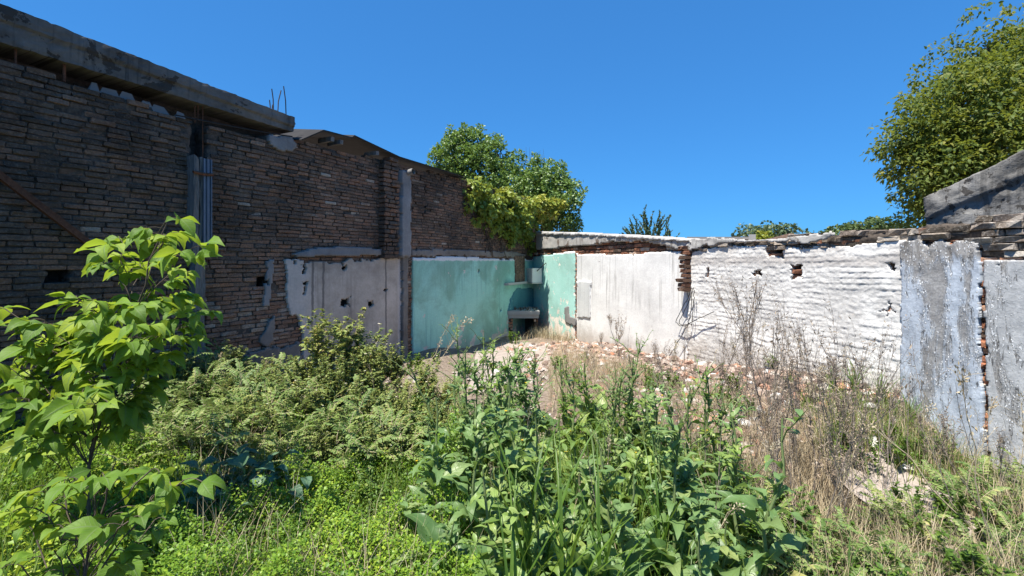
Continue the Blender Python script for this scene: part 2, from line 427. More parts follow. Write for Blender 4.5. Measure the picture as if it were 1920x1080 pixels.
def plaster_mat(name, base, base2, under, chip=(.62, .70), drips=.4, dripcol=(.06, .055, .05), chipz=None, speck=None, top=None, grime=0., dripz=None, splash=None, bumpd=.015, rough=.85, extra=None, patchscale=2.2):
    """painted plaster: slow mottling, rain streaks, chips down to what lies under the paint; coordinates are metres on the wall"""
    n = NT(name); a = n.attr(); x = n.sep(a); v = n.comb(x[0], x[1], 0.)
    nl = n.noise(v, 1.3, 4, .6); nf = n.noise(v, 28, 5, .7); nm = n.noise(v, 6, 5, .65)
    col = n.ramp(n.math('ADD', n.math('MULTIPLY', nl, .7), n.math('MULTIPLY', nm, .3)), [(.35, base), (.65, base2)])
    if drips:
        sv = n.comb(n.math('MULTIPLY', x[0], 13.), n.math('MULTIPLY', x[1], .55), 0.)
        st = n.noise(sv, 1., 4, .65); ms = n.noise(v, .8, 2, .5)
        d = n.math('MULTIPLY', n.step(st, .50, .66), n.step(ms, .36, .58))
        if dripz is not None: d = n.math('MULTIPLY', d, n.step(n.math('ADD', x[1], n.math('MULTIPLY', n.math('SUBTRACT', st, .5), 1.6)), *dripz))
        col = n.mix(n.math('MULTIPLY', d, drips), col, dripcol)
    if splash is not None: col = n.mix(n.math('MULTIPLY', n.math('SUBTRACT', 1., n.step(n.math('ADD', x[1], n.math('MULTIPLY', n.math('SUBTRACT', nm, .5), .5)), *splash)), .65), col, (.36, .31, .26))
    if grime: col = n.mix(n.math('MULTIPLY', n.step(n.noise(v, .9, 6, .62, .5), .44, .64), grime), col, n.mix(1., col, (.62, .60, .54), 'MULTIPLY'))
    if top is not None:
        zz = n.math('ADD', x[1], n.math('MULTIPLY', n.math('SUBTRACT', nm, .5), .10))
        col = n.mix(n.step(zz, top[0], top[0]+.03), col, top[1])
    pn = n.noise(v, patchscale, 7, .68, .3)
    if chipz is not None:   # paint has come off more the nearer one gets to the damp foot of the wall
        pn = n.math('ADD', pn, n.math('MULTIPLY', n.math('SUBTRACT', 1., n.step(x[1], chipz[0], chipz[1])), chipz[2]))
    cm = n.step(pn, chip[0], chip[0]+.012)
    ucol = n.ramp(nm, [(.35, under), (.65, tuple(min(1, c*1.35) for c in under))])
    col = n.mix(cm, col, ucol)
    if speck is not None:
        sp = n.step(n.noise(v, speck[0], 3, .7), speck[1], speck[1]+.03); col = n.mix(sp, col, speck[2])
    if extra is not None: col = extra(n, v, x, col)
    col = n.mix(.4, col, n.ramp(nf, [(.3, .7), (.7, 1.2)]), 'MULTIPLY')
    h = n.math('SUBTRACT', n.math('ADD', n.math('MULTIPLY', nf, .3), n.math('MULTIPLY', nm, .5)), n.math('MULTIPLY', cm, .6))
    return n.done(n.pbr(col, rough, n.bump(h, .55, bumpd), .25))
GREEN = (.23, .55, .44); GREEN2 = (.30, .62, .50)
M_greenL = plaster_mat('green_paint_shaded_tone', (.29, .60, .50), (.36, .66, .56), (.50, .47, .42), chip=(.64, .648), drips=.5, dripcol=(.15, .36, .32), top=(1.80, (.66, .66, .64)), speck=(9., .70, (.62, .62, .58)), chipz=(-.25, .35, .17), grime=.8, splash=(-.35, .1))  # same green as the right wall, shade put into a darker base colour
M_greenR = plaster_mat('green_paint_sunlit_tone', (.37, .66, .58), (.44, .72, .65), (.66, .60, .53), chip=(.605, .615), drips=.3, dripcol=(.2, .42, .37), top=(1.98, (.72, .71, .69)), chipz=(-.3, .95, .17), patchscale=3.0, grime=.5)  # sunlit copy of that green, sunlight put into a lighter base colour
def grey_extra(n, v, x, col):   # whitewashed strip at its free end, pale strip at the pier
    nz = n.noise(v, 5, 4, .6)
    e = n.math('ADD', x[0], n.math('MULTIPLY', n.math('SUBTRACT', nz, .5), .35))
    col = n.mix(n.math('MULTIPLY', n.math('SUBTRACT', 1., n.step(e, 7.75, 8.15)), .5), col, (.50, .48, .455))
    col = n.mix(n.step(x[0], 9.93, 9.96), col, (.56, .49, .43))
    for s in (8.02, 8.22, 9.62):   # chases cut for pipes
        w = n.math('ABSOLUTE', n.math('SUBTRACT', x[0], n.math('ADD', n.math('MULTIPLY', n.math('SUBTRACT', nz, .5), .05), s)))
        col = n.mix(n.math('MULTIPLY', n.math('SUBTRACT', 1., n.step(w, .012, .03)), .7), col, (.09, .08, .075))
    return col
M_greyL = plaster_mat('grey_plaster', (.30, .25, .20), (.56, .48, .40), (.12, .09, .075), chip=(.76, .8), drips=.35, dripcol=(.10, .09, .085), extra=grey_extra)
M_dirty = plaster_mat('dirty_render', (.13, .115, .10), (.25, .225, .20), (.09, .07, .055), chip=(.66, .7), drips=.3)
M_cement = plaster_mat('cement', (.16, .155, .15), (.29, .28, .27), (.14, .13, .12), chip=(.72, .76), drips=.2)
M_whiteP = plaster_mat('white_plaster', (.64, .63, .61), (.84, .83, .80), (.52, .48, .43), chip=(.72, .76), drips=.62, dripcol=(.24, .225, .21), chipz=(-.1, .4, .12), speck=(11., .70, (.42, .39, .36)), dripz=(.7, 1.5), splash=(-.05, .4))
def dirtband(n, v, x, col):
    nz = n.noise(v, 3, 5, .65); zz = n.math('ADD', x[1], n.math('MULTIPLY', n.math('SUBTRACT', nz, .5), .25))
    b = n.math('MULTIPLY', n.step(zz, 1.70, 1.78), n.math('SUBTRACT', 1., n.step(zz, 1.84, 1.92)))
    col = n.mix(n.math('MULTIPLY', b, .6), col, (.36, .32, .29))
    u = n.math('MULTIPLY', n.step(zz, 1.84, 1.96), n.step(n.noise(v, 1.7, 4, .6), .38, .58))
    col = n.mix(n.math('MULTIPLY', u, .6), col, (.56, .50, .44))
    ln = n.noise(n.comb(n.math('MULTIPLY', x[0], 3.5), n.math('MULTIPLY', x[1], 34.), 0.), 1., 5, .75)
    col = n.mix(n.math('MULTIPLY', n.step(ln, .56, .70), .6), col, (.36, .345, .34))
    g = n.noise(v, 1.1, 5, .6, .4); col = n.mix(n.math('MULTIPLY', n.step(g, .46, .62), .6), col, (.48, .465, .445))
    w = n.noise(v, 2.3, 6, .7, .5); col = n.mix(n.math('MULTIPLY', n.step(w, .58, .66), .6), col, (.58, .54, .49))
    f = n.noise(v, 9., 5, .7, .4); return n.mix(n.math('MULTIPLY', n.step(f, .66, .70), .7), col, (.34, .30, .27))
M_whiteB = plaster_mat('whitewashed_brick', (.74, .72, .685), (.84, .825, .79), (.60, .54, .48), chip=(.70, .74), drips=.12, dripcol=(.45, .43, .41), splash=(.3, .75), bumpd=.03, extra=dirtband)
def silver_mat(name, seed, b0, b1, bias):
    n = NT(name); x = n.sep(n.attr()); v = n.comb(x[0], x[1], float(seed)); vs = n.comb(n.math('MULTIPLY', x[0], 2.6), n.math('MULTIPLY', x[1], .6), float(seed))
    m = n.math('ADD', n.noise(vs, 1.5, 7, .66, .5), bias); nm = n.noise(v, 6, 5, .65); nf = n.noise(v, 42, 5, .7); nb = n.noise(vs, 3.2, 5, .6, .4)
    base = n.ramp(n.math('ADD', n.math('MULTIPLY', nm, .4), n.math('MULTIPLY', nb, .6)), [(.34, b0), (.62, b1)])
    grey = n.ramp(n.math('ADD', n.math('MULTIPLY', nm, .6), n.math('MULTIPLY', nf, .4)), [(.34, (.15, .135, .12)), (.5, (.25, .235, .22)), (.66, (.38, .365, .345))])
    pm = n.step(n.math('ADD', m, n.math('MULTIPLY', n.math('SUBTRACT', nf, .5), .12)), .49, .60); col = n.mix(n.math('MULTIPLY', pm, .85), base, grey)
    edge = n.math('SUBTRACT', 1., n.step(n.math('ABSOLUTE', n.math('SUBTRACT', m, .53)), .01, .10))
    fv = n.comb(n.math('MULTIPLY', x[0], 1.7), x[1], float(seed)); cell = n.vor(fv, 30); pick = n.noise(fv, 19, 3, .6)
    fl = n.math('MULTIPLY', n.math('SUBTRACT', 1., n.step(cell, .26, .34)), n.step(n.math('ADD', pick, n.math('MULTIPLY', edge, .16)), .60, .66))
    dk = n.step(n.math('ADD', n.noise(vs, 13, 4, .7, .3), n.math('MULTIPLY', edge, .10)), .66, .71)
    drip = n.math('MULTIPLY', n.step(n.noise(n.comb(n.math('MULTIPLY', x[0], 18.), n.math('MULTIPLY', x[1], .6), float(seed)), 1., 4, .6), .56, .70), n.step(n.noise(v, 1.3, 2, .5), .42, .58))
    col = n.mix(n.math('MULTIPLY', drip, .55), col, (.12, .12, .125)); col = n.mix(n.math('MULTIPLY', dk, .75), col, (.06, .057, .055))
    topz = n.step(n.math('ADD', x[1], n.math('MULTIPLY', n.math('SUBTRACT', nb, .5), .6)), 1.76, 1.84)
    col = n.mix(n.math('MULTIPLY', topz, .8), col, n.ramp(n.noise(vs, 4, 5, .6), [(.35, (.12, .105, .09)), (.62, (.42, .395, .365))]))
    col = n.mix(fl, col, (.76, .78, .80)); col = n.mix(.45, col, n.ramp(nf, [(.3, .65), (.7, 1.3)]), 'MULTIPLY')
    h = n.math('ADD', n.math('MULTIPLY', fl, .9), n.math('ADD', n.math('MULTIPLY', pm, -.8), n.math('ADD', n.math('MULTIPLY', nm, .5), n.math('MULTIPLY', nf, .35))))
    return n.done(n.pbr(col, .6, n.bump(h, .8, .015), .4))
M_silver = silver_mat('peeling_silver_paint', 0, (.33, .37, .43), (.52, .58, .655), 0.); M_silver2 = silver_mat('peeling_grey_paint', 4, (.33, .34, .35), (.52, .53, .535), -.02)
M_conc = plaster_mat('weathered_concrete', (.065, .06, .055), (.21, .195, .175), (.045, .04, .035), chip=(.56, .64), drips=.7, dripcol=(.035, .034, .033), rough=.9, patchscale=1.2)
M_conc2 = plaster_mat('pale_concrete', (.36, .35, .33), (.50, .48, .46), (.18, .16, .14), chip=(.62, .68), drips=.5, rough=.9)
M_lintel = plaster_mat('stained_lintel', (.34, .32, .29), (.52, .50, .47), (.13, .10, .08), chip=(.58, .64), drips=.75, dripcol=(.10, .085, .07), rough=.9, patchscale=3.)
M_rust = plain_mat('rust', (.06, .026, .016), (.20, .085, .045), .85, 40)
M_bar = plain_mat('dark_steel_bar', (.03, .026, .024), (.09, .07, .06), .7, 40)
M_wood = plain_mat('grey_wood', (.07, .065, .06), (.24, .225, .21), .9, 14, stretch=(6, 6, .5), bump=.8)
M_steel = plain_mat('galvanised_steel', (.10, .12, .15), (.17, .20, .245), .5, 12, .5, .5, .1, (3, 3, .6))
M_dark = plain_mat('black_cable', (.012, .012, .012), (.03, .03, .03), .6, 30)
M_sheet = plain_mat('old_roof_sheet', (.014, .013, .013), (.038, .036, .034), .8, 7)

# ---------------------------------------------------------------- left wall
_tp = [(-200, 45), (0, 110), (200, 172), (360, 222), (366, 224), (400, 232), (490, 260), (494, 262), (498, 254), (545, 256), (570, 262), (640, 282), (720, 300), (850, 332), (900, 344), (1003, 377)]
_ts, _tz = zip(*[LW.px(x, y) for x, y in _tp])
_ts = (0.,)+_ts; _tz = (_tz[0],)+_tz
ztL = lambda s: np.interp(s, _ts, _tz)
holesL = rects(LW, [(110, 514, 30, 17), (496, 530, 14, 13), (551, 491, 9, 9), (568, 503, 8, 20), (569, 540, 7, 26), (693, 569, 9, 9), (643, 500, 10, 9), (645, 566, 13, 16), (375, 258, 17, 76), (300, 470, 16, 9), (720, 545, 4, 4)])
gP = LW.poly([(536, 489), (548, 486), (575, 489), (600, 492), (640, 495), (655, 488), (752, 484), (756, 484), (756, 705), (600, 735), (572, 720), (569, 640), (566, 600), (545, 585), (538, 562)], .03)
eP = LW.poly([(774, 484), (845, 481), (905, 484), (972, 487), (1002, 487), (1002, 650), (940, 660), (774, 690)], .03)
lw = empty('brick_wall', tuple(g3(*LW.W(8., 0, 0)[:2])), 'tall dark old brick wall with bare plaster and green paint at its foot', 'wall')
def skipL(m, z, a, b):
    pts = np.array([[a+.02, z], [m, z], [b-.02, z], [(a+m)/2, z], [(b+m)/2, z]]); return bool(in_rects(pts[:, 0], pts[:, 1], holesL, .01).any())
def colL(S, Z, r):
    low = np.clip((1.85-Z)/.6, 0, 1)*np.clip((S-5.2)/.5, 0, 1)
    mid = np.exp(-((S-8.4)/1.9)**2)*.22+np.exp(-((S-12.5)/1.8)**2)*.16
    base = .10+.55*r**1.15+.22*low+mid-.12*np.clip((Z-2.7)/.7, 0, 1)+.25*(fbm(S*.7, Z*1.1, seed=77)-.5)
    return np.clip(base+np.where(r > .985, .2, 0), 0, 1)
b = MB(); bricks(b, LW, 1.0, SL1, -.6, ztL, .205, .046, .009, .09, .008, 0., skipL, colL, .0055, 1, .02, (.8, 1.06), .012); b.build('brickwork', M_brickL, lw, smooth=False)
b = MB(); panel(b, LW, 1.0, SL1-.02, -.7, 3.9, .05, lambda S, Z: (Z < ztL(S)-.03) & ~in_rects(S, Z, holesL, .035), lambda S, Z: -.022+.034*(fbm(S*5, Z*11, seed=5)-.5)+.012*(fbm(S*22, Z*22, seed=6)-.5), .26); b.build('mortar', M_mortarL, lw)
ppanel(LW, np.array([(1., -.7), (SL1, -.7), (SL1, 3.3), (1., 3.3)]), .5, 0., 1., 1, lambda S, Z: -.28, .05).build('wall_core', M_mortarL, lw)
ppanel(LW, gP, .018, .06, 9, 11, lambda S, Z: .032+.02*(fbm(S*1.2, Z*1.2, seed=2)-.5)+.004*fbm(S*12, Z*12, seed=12), .05, holesL).build('grey_plaster', M_greyL, lw)
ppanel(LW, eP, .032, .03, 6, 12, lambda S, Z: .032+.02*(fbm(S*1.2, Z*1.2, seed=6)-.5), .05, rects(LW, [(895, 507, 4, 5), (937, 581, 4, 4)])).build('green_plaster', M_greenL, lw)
ppanel(LW, LW.poly([(415, 712), (440, 690), (470, 662), (520, 652), (556, 642), (578, 745), (415, 765)]), .03, .07, 5, 13, lambda S, Z: .035+.03*(fbm(S*3, Z*3, seed=7)-.5), .06).build('foot_render', M_dirty, lw)
ppanel(LW, LW.poly([(499, 488), (511, 487), (508, 530), (503, 572), (490, 577), (497, 530)]), .022, .025, 9, 14, lambda S, Z: .024, .04, holesL).build('render_patch', M_cement, lw)
ppanel(LW, LW.poly([(515, 590), (500, 610), (484, 640), (500, 652), (512, 640)]), .022, .03, 9, 15, lambda S, Z: .024, .04).build('render_patch', M_dirty, lw)
ppanel(LW, LW.poly([(551, 477), (580, 467), (640, 462), (748, 469), (750, 479), (690, 478), (600, 480), (560, 482)], .05), .025, .02, 8, 16, lambda S, Z: .06+.03*(fbm(S*3, Z*6, seed=17)-.5), .07).build('cement_band', M_cement, lw)
ppanel(LW, LW.poly([(772, 468), (860, 468), (970, 473), (985, 476), (985, 483), (900, 480), (772, 479)], .03), .025, .045, 8, 18, lambda S, Z: .03+.02*(fbm(S*3, Z*6, seed=18)-.5), .04).build('cement_band', M_dirty, lw)
ppanel(LW, LW.poly([(498, 254), (522, 256), (546, 258), (556, 280), (540, 286), (520, 282), (505, 272)]), .022, .04, 9, 19, lambda S, Z: .03, .05).build('cement_patch', M_cement, lw)
pf = Frame((0, 0), (1, 0)); pf.P = LW.P+LW.n*.13; pf.t = LW.t; pf.n = LW.n
b = MB(); sa, sb = pf.px(721), pf.px(749)
bricks(b, pf, sa, sb, 1.86, LW.px(735, 302)[1], .2, .062, .014, .15, .012, 0., None, lambda S, Z, r: np.clip(.2+.5*r, 0, 1), .010, 3, .01); b.build('brick_pier', M_brickL, lw, smooth=False)
sa, sb = LW.px(755, d=.17), LW.px(770.5, d=.17); zt = LW.px(762, 322, .17)[1]
ppanel(LW, np.array([(sa, 1.88), (sb, 1.88), (sb, zt), (sa, zt)]), .03, .012, 6, 21, lambda S, Z: .17+.01*(fbm(S*6, Z*6, seed=21)-.5), .2).build('concrete_column', M_cement, lw)
ppanel(LW, np.array([(sb-.13, -.4), (sb+.015, -.4), (sb+.015, 1.9), (sb-.13, 1.9)]), .025, .03, 6, 22, lambda S, Z: .09+.03*(fbm(S*6, Z*6, seed=22)-.5), .12).build('broken_pier_edge', M_dirty, lw)
b = MB(); p = LW.W((sa+sb)/2+.04, zt-.02, .13); tube(b, [p+LW.n*-.05, p+LW.n*.16+np.array([0, 0, .03])], .055, 10, .6); b.build('pipe_stub', M_cement, lw)
# chimney scar over the barbecue
ppanel(LW, LW.poly([(966, 480), (984, 480), (984, 530), (966, 530)], .05), .03, .03, 7, 23, lambda S, Z: .05, .06).build('chimney_scar', M_brickL, lw)

# concrete beam over the wall, on rusty props
bm_root = empty('concrete_beam', tuple(LW.W(LW.px(300), 3.3, 0)), 'long weathered concrete beam lying above the dark brick wall', 'beam')
x0s, x1s = -260, 548
def beamd(a): return -.02
s0, s1 = LW.px(x0s), LW.px(x1s)
zt0, zb0 = LW.px(0, 12)[1], LW.px(0, 80)[1]; zt1, zb1 = LW.px(548, 222)[1], LW.px(548, 248)[1]; sm = LW.px(0)
kt, kb = (zt1-zt0)/(s1-sm), (zb1-zb0)/(s1-sm)
b = MB(); tz_ = lambda S: zt0+kt*(S-sm)+.018*(fbm(S*2.2, S*0+3, seed=25)-.5)+.01*(fbm(S*11, S*0+3, seed=26)-.5); bz_ = lambda S: zb0+kb*(S-sm)
panel(b, LW, s0, s1, 0., 1., .035, lambda S, Z: Z < 9, lambda S, Z: .03+.03*np.clip((Z-(zt0+kt*(S-sm))+.14)/.015, 0, 1)+.016*(fbm(S*3, Z*24, seed=24)-.5)+.02*(fbm(S*14, Z*14, seed=27)-.5), .42, nz=13, zmap=lambda S, V: bz_(S)+(tz_(S)-bz_(S))*V, back=True)
b.build('beam_body', M_conc, bm_root, smooth=False)
for x, y0, y1, w in ((121, 120, 147, .028), (366, 206, 226, .014), (381, 207, 300, .012), (372, 205, 222, .012), (30, 92, 122, .02)):
    b = MB(); s, za = LW.px(x, y0, -.04); s, zb = LW.px(x, y1, -.04)
    tube(b, [LW.W(s, za+.05, -.05), LW.W(s, zb-.03, -.05)], w/2, 5, .6); b.build('prop', M_rust, bm_root)
for x, yb, yt, dx, dd in ((504, 207, 170, -2, .1), (516, 210, 186, -1, -.1), (520, 212, 167, 4, .0), (527, 214, 192, 1, -.2), (535, 216, 164, -3, .02)):
    b = MB(); s, z0 = LW.px(x, yb, -.1); z1 = LW.px(x, yt, -.1)[1]
    tube(b, [LW.W(s, z0-.12, -.1+dd), LW.W(s+dx*.004, (z0+z1)/2, -.1+dd), LW.W(s+dx*.015, z1, -.1+dd)], .0075, 5, .3); b.build('rebar', M_bar, bm_root)
nb_ = empty('neighbour_building', tuple(LW.W(LW.px(250), 0, -2)), 'dark wall of a building behind the brick wall, seen through the gap under the beam', 'building')
b = MB(); boxv(b, LW.W((s0+s1)/2, 1.6, -2.2), np.array([LW.t, LW.n, [0, 0, 1.]]), ((s1-s0)/2-.02, 1.75, 2.2), .2); b.build('wall', M_mortarL, nb_, smooth=False)
# broken tiles under the beam, and the sill of thin tiles that catches the light
td = MB()
for x, y, w, h in ((178, 158, 14, 10), (206, 172, 30, 16), (240, 180, 30, 17), (276, 192, 22, 8), (300, 200, 28, 10), (340, 212, 20, 10)):
    s, z = LW.px(x, y+h, -.08); sw = w*.0045*1.3; hh = h*.0062
    boxv(td, LW.W(s, z+hh/2, -.1), np.array([LW.t, LW.n, [0, 0, 1]]), (sw*.6, .012, hh*.7), .6, .006, .45)
tag(td.build('broken_tiles', M_cement), 'broken grey tile pieces wedged on the brick wall under the concrete beam', 'tile pieces', kind='stuff')
# cable along the beam foot
b = MB(); pts = [LW.W(*LW.px(x, y, .03), .03) for x, y in ((330, 216), (400, 230), (440, 238), (500, 249), (548, 256))]
tube(b, pts, .008, 5, .4); tag(b.build('cable', M_dark, origin=tuple(pts[0])), 'thin cable hanging along the foot of the concrete beam', 'cable')

# roof sheet on the far part of the wall
rr = MB()
PT = [(560, 262, 262), (602, 244, 262), (655, 258, 270), (660, 254, 281), (745, 294, 303), (850, 326, 331), (870, 334, 338)]
ns = len(PT); top = []
for x, y, y2 in PT:
    s, z = LW.px(x, y, .10); top.append((s, z))
for k in range(ns-1):
    (sa, za), (sb, zb) = top[k], top[k+1]
    c = []
    for d, dz in ((.16, 0.), (-1.6, .25)):
        for t_ in (0, .018):
            c.append(LW.W(sa, za+dz-t_, d)); c.append(LW.W(sb, zb+dz-t_, d))
    f = [(0, 1, 5, 4), (2, 6, 7, 3), (0, 2, 3, 1), (4, 5, 7, 6), (0, 4, 6, 2), (1, 3, 7, 5)]
    c = np.array(c); rr.add(np.concatenate([c[list(q)] for q in f]), np.arange(24).reshape(6, 4), (0, 0, .4+.1*k))
roof = rr.build('roof_sheet', M_sheet, smooth=False, origin=tuple(LW.W(top[3][0], 3.6, 0)))
tag(roof, 'dark sagging sheet roof edge resting on the far part of the brick wall', 'roof sheet')
for x, y in ((615, 262), (632, 268), (700, 288)):
    b = MB(); boxv(b, LW.W(*LW.px(x, y, .06), .02), np.array([LW.n, LW.t, [0, 0, 1]]), (.14, .03, .035), .4, .004); b.build('rafter_end', M_wood, roof, origin=tuple(roof.location), smooth=False)

# post strapped to the wall: rough timber beside a galvanised channel
po = empty('timber_post', tuple(LW.W(LW.px(378), .3, .1)), 'split grey timber post with a galvanised channel tied to the brick wall', 'post')
ax = np.array([LW.t, LW.n, [0, 0, 1]])
def post_seg(x0, x1, y0, y1, d, th, mat, name, jit=.004, nseg=8):
    b = MB(); sa, sb = LW.px(x0, d=d), LW.px(x1, d=d); z1 = LW.px((x0+x1)/2, y0, d)[1]; z0 = LW.px((x0+x1)/2, y1, d)[1]
    zs = np.linspace(z0, z1, nseg+1); prof = [(sa, d-th), (sa, d), ((sa+sb)/2, d+.004), (sb, d), (sb, d-th)]
    V = []; 
    for k, z in enumerate(zs):
        for (s, dd) in prof: V.append(LW.W(s+rng.normal(0, jit), z+(rng.normal(0, .03) if k == nseg else 0), dd+rng.normal(0, jit)))
    q = [(k*5+j, k*5+j+1, k*5+j+6, k*5+j+5) for k in range(nseg) for j in range(4)]
    q += [(nseg*5, nseg*5+1, nseg*5+3, nseg*5+4)]
    b.add(np.array(V), np.array(q), (0, 0, .5)); return b.build(name, mat, po, smooth=False)
post_seg(363, 373, 294, 486, .12, .14, M_wood, 'plank', .006)
post_seg(374, 381, 296, 488, .10, .12, M_wood, 'plank', .006)
b = MB(); sa, sb = LW.px(382, d=.13), LW.px(398, d=.13); z1, z0 = LW.px(390, 298, .13)[1], LW.px(390, 482, .13)[1]
for (u0, u1, dd) in ((0, .12, .13), (.12, .42, .115), (.42, .55, .13), (.55, .88, .115), (.88, 1., .13)):
    boxv(b, LW.W(sa+(sb-sa)*(u0+u1)/2, (z0+z1)/2, dd-.05), ax, ((sb-sa)*(u1-u0)/2*.98, .05, (z1-z0)/2), .5)
b.build('steel_channel', M_steel, po, smooth=False)
post_seg(366, 385, 489, 690, .11, .13, M_wood, 'lower_post', .008)
b = MB(); tube(b, [LW.W(*LW.px(x, y, .15), .15) for x, y in ((362, 322), (380, 326), (400, 328))], .018, 5, .5); b.build('tie', M_rust, po)
b = MB(); pts = [LW.W(*LW.px(344, y, .12), .12) for y in (640, 700)]; tube(b, pts, .022, 8, .6)
tag(b.build('pipe', M_steel, origin=tuple(pts[1])), 'short grey pipe standing at the foot of the timber post', 'pipe')
# rusty angle iron leaning on the wall
b = MB(); A0 = LW.W(*LW.px(-40, 300, .10), .12); A1 = LW.W(*LW.px(200, 482, .05), .06); dv = unit(A1-A0); sv = unit(np.cross(dv, LW.n))
for off, hs in ((LW.n*.0, (.004, .032)), (sv*.032+LW.n*.028, (.03, .004))):
    c = (A0+A1)/2+off; boxv(b, c, np.array([LW.n, sv, dv]), (hs[0], hs[1], np.linalg.norm(A1-A0)/2), .5)
tag(b.build('angle_iron', M_rust, origin=tuple((A0+A1)/2), smooth=False), 'rusty angle iron leaning slantwise against the brick wall', 'angle iron')
# ---------------------------------------------------------------- right wall
def rp(pts, d=0.): return RW.poly(pts, d)
_rt = [(1003, 455), (1085, 452), (1200, 447), (1290, 455), (1400, 456), (1500, 452), (1600, 446), (1700, 438), (1850, 430), (1990, 428)]
_rs, _rz = zip(*[RW.px(x, y) for x, y in _rt]); _rs += (15.,); _rz += (_rz[-1],)
ztR = lambda s: np.interp(s, _rs, _rz)
holesR = rects(RW, [(1330, 512, 6, 17), (1422, 514, 17, 13), (1497, 510, 24, 26), (1673, 498, 15, 13), (1456, 471, 34, 22), (1667, 581, 28, 5), (1668, 580, 4, 34)])
deepR = rects(RW, [(1330, 512, 5, 15), (1424, 515, 11, 11), (1499, 503, 14, 10), (1673, 498, 13, 11), (1462, 470, 20, 16)])
SRe = 13.4
rw = empty('whitewashed_wall', tuple(g3(*RW.W(6., 0, 0)[:2])), 'long low ruined wall, whitewashed and silvery grey, with crumbling stone coping', 'wall')
def skipR(m, z, a, b):
    return bool(in_rects(np.array([a+.03, m, b-.03]), np.array([z, z, z]), deepR, .0).any())
b = MB(); bricks(b, RW, 0.02, SRe, -.6, ztR, .25, .06, .014, .09, .008, 0., skipR, None, .010, 31, .02); b.build('brickwork', M_brickR, rw, smooth=False)
b = MB(); panel(b, RW, 0.02, SRe, -.7, 2.6, .06, lambda S, Z: (Z < ztR(S)-.02) & ~in_rects(S, Z, deepR), lambda S, Z: -.03+.01*(fbm(S*9, Z*9, seed=5)-.5), .26); b.build('mortar', M_mortarR, rw)
ppanel(RW, np.array([(0.02, -.7), (SRe, -.7), (SRe, 2.1), (0.02, 2.1)]), .5, 0., 1., 1, lambda S, Z: -.29, .05).build('wall_core', M_mortarR, rw)
gl = RW.px(1079); 
gz0 = -.55
def zz(x, y): return RW.px(x, y)[1]
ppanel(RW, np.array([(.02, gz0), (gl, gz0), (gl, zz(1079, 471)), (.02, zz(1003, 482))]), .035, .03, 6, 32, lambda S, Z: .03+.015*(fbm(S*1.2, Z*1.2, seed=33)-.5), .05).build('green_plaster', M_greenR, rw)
s0, s1 = RW.px(1083), RW.px(1291)
ppanel(RW, np.array([(s0, gz0), (s1, gz0), (s1, zz(1291, 474)), (RW.px(1240), zz(1240, 472)), (RW.px(1190), zz(1190, 478)), (s0, zz(1083, 477))]), .03, .022, 7, 34, lambda S, Z: .03+.03*(fbm(S*1.1, Z*1.1, seed=35)-.5), .05).build('white_plaster', M_whiteP, rw)
def wb(S, Z):
    w = Z+.03*(fbm(S*1.1, Z*1.6, seed=36)-.5)*2+.014*(fbm(S*4.5, Z*6, seed=39)-.5)*2; ph = w/.064; row = np.floor(ph); f = ph-row
    u = S/.24+.5*(row % 2)+.35*np.sin(row*12.9); fu = u-np.floor(u)
    prof = np.where(f < .2, f/.2, np.where(f > .85, .55-.4*(f-.85)/.15, 1-.45*(f-.2)/.65))          # each course leans out at its lower edge
    j = np.clip(np.minimum(fu, 1-fu)/.07, 0, 1)
    amp = np.clip(2.2*(fbm(S*2.3, row*.37, seed=41)-.28), .05, 1.3)
    rb = _h(np.floor(u), row, np.zeros_like(row), 3)-.5
    return .03+.0075*amp*prof*(.55+.45*j)+.006*rb*prof+.007*(fbm(S*11, Z*17, seed=37)-.5)+.011*(fbm(S*30, Z*42, seed=38)-.5)+.018*(fbm(S*1.2, Z*1.2, seed=42)-.5)
wp = rp([(1293, 640), (1293, 500), (1302, 474), (1360, 461), (1440, 463), (1500, 466), (1600, 462), (1700, 452), (1697, 640)]); wp[0, 1] = wp[-1, 1] = gz0
ppanel(RW, wp, .0115, .03, 7, 43, wb, .06, holesR).build('whitewash', M_whiteB, rw)
s0, s1 = RW.px(1695), RW.px(1843)
sv = lambda S, Z: .05+.022*(fbm(S*2, Z*1.6, seed=44)-.5)+.014*(fbm(S*14, Z*9, seed=45)-.5)
sp = np.array([(s0, gz0), (s1+.05, gz0), (s1, zz(1843, 640)), (s1-.01, zz(1843, 456)), (RW.px(1800), zz(1800, 452)), (RW.px(1790), zz(1790, 462)), (RW.px(1770), zz(1770, 450)), (RW.px(1745), zz(1745, 464)), (RW.px(1725), zz(1725, 450)), (s0, zz(1695, 455))])
ppanel(RW, sp, .014, .022, 9, 46, sv, .06).build('silver_paint', M_silver, rw)
s2 = RW.px(1853)
ppanel(RW, np.array([(s2+.05, gz0), (SRe, gz0), (SRe, zz(1900, 482)), (s2, zz(1853, 488))]), .016, .02, 9, 47, lambda S, Z: .06+.02*(fbm(S*2, Z*1.6, seed=48)-.5)+.012*(fbm(S*14, Z*9, seed=49)-.5), .06, rects(RW, [(1873, 500, 8, 5)])).build('grey_paint', M_silver2, rw)
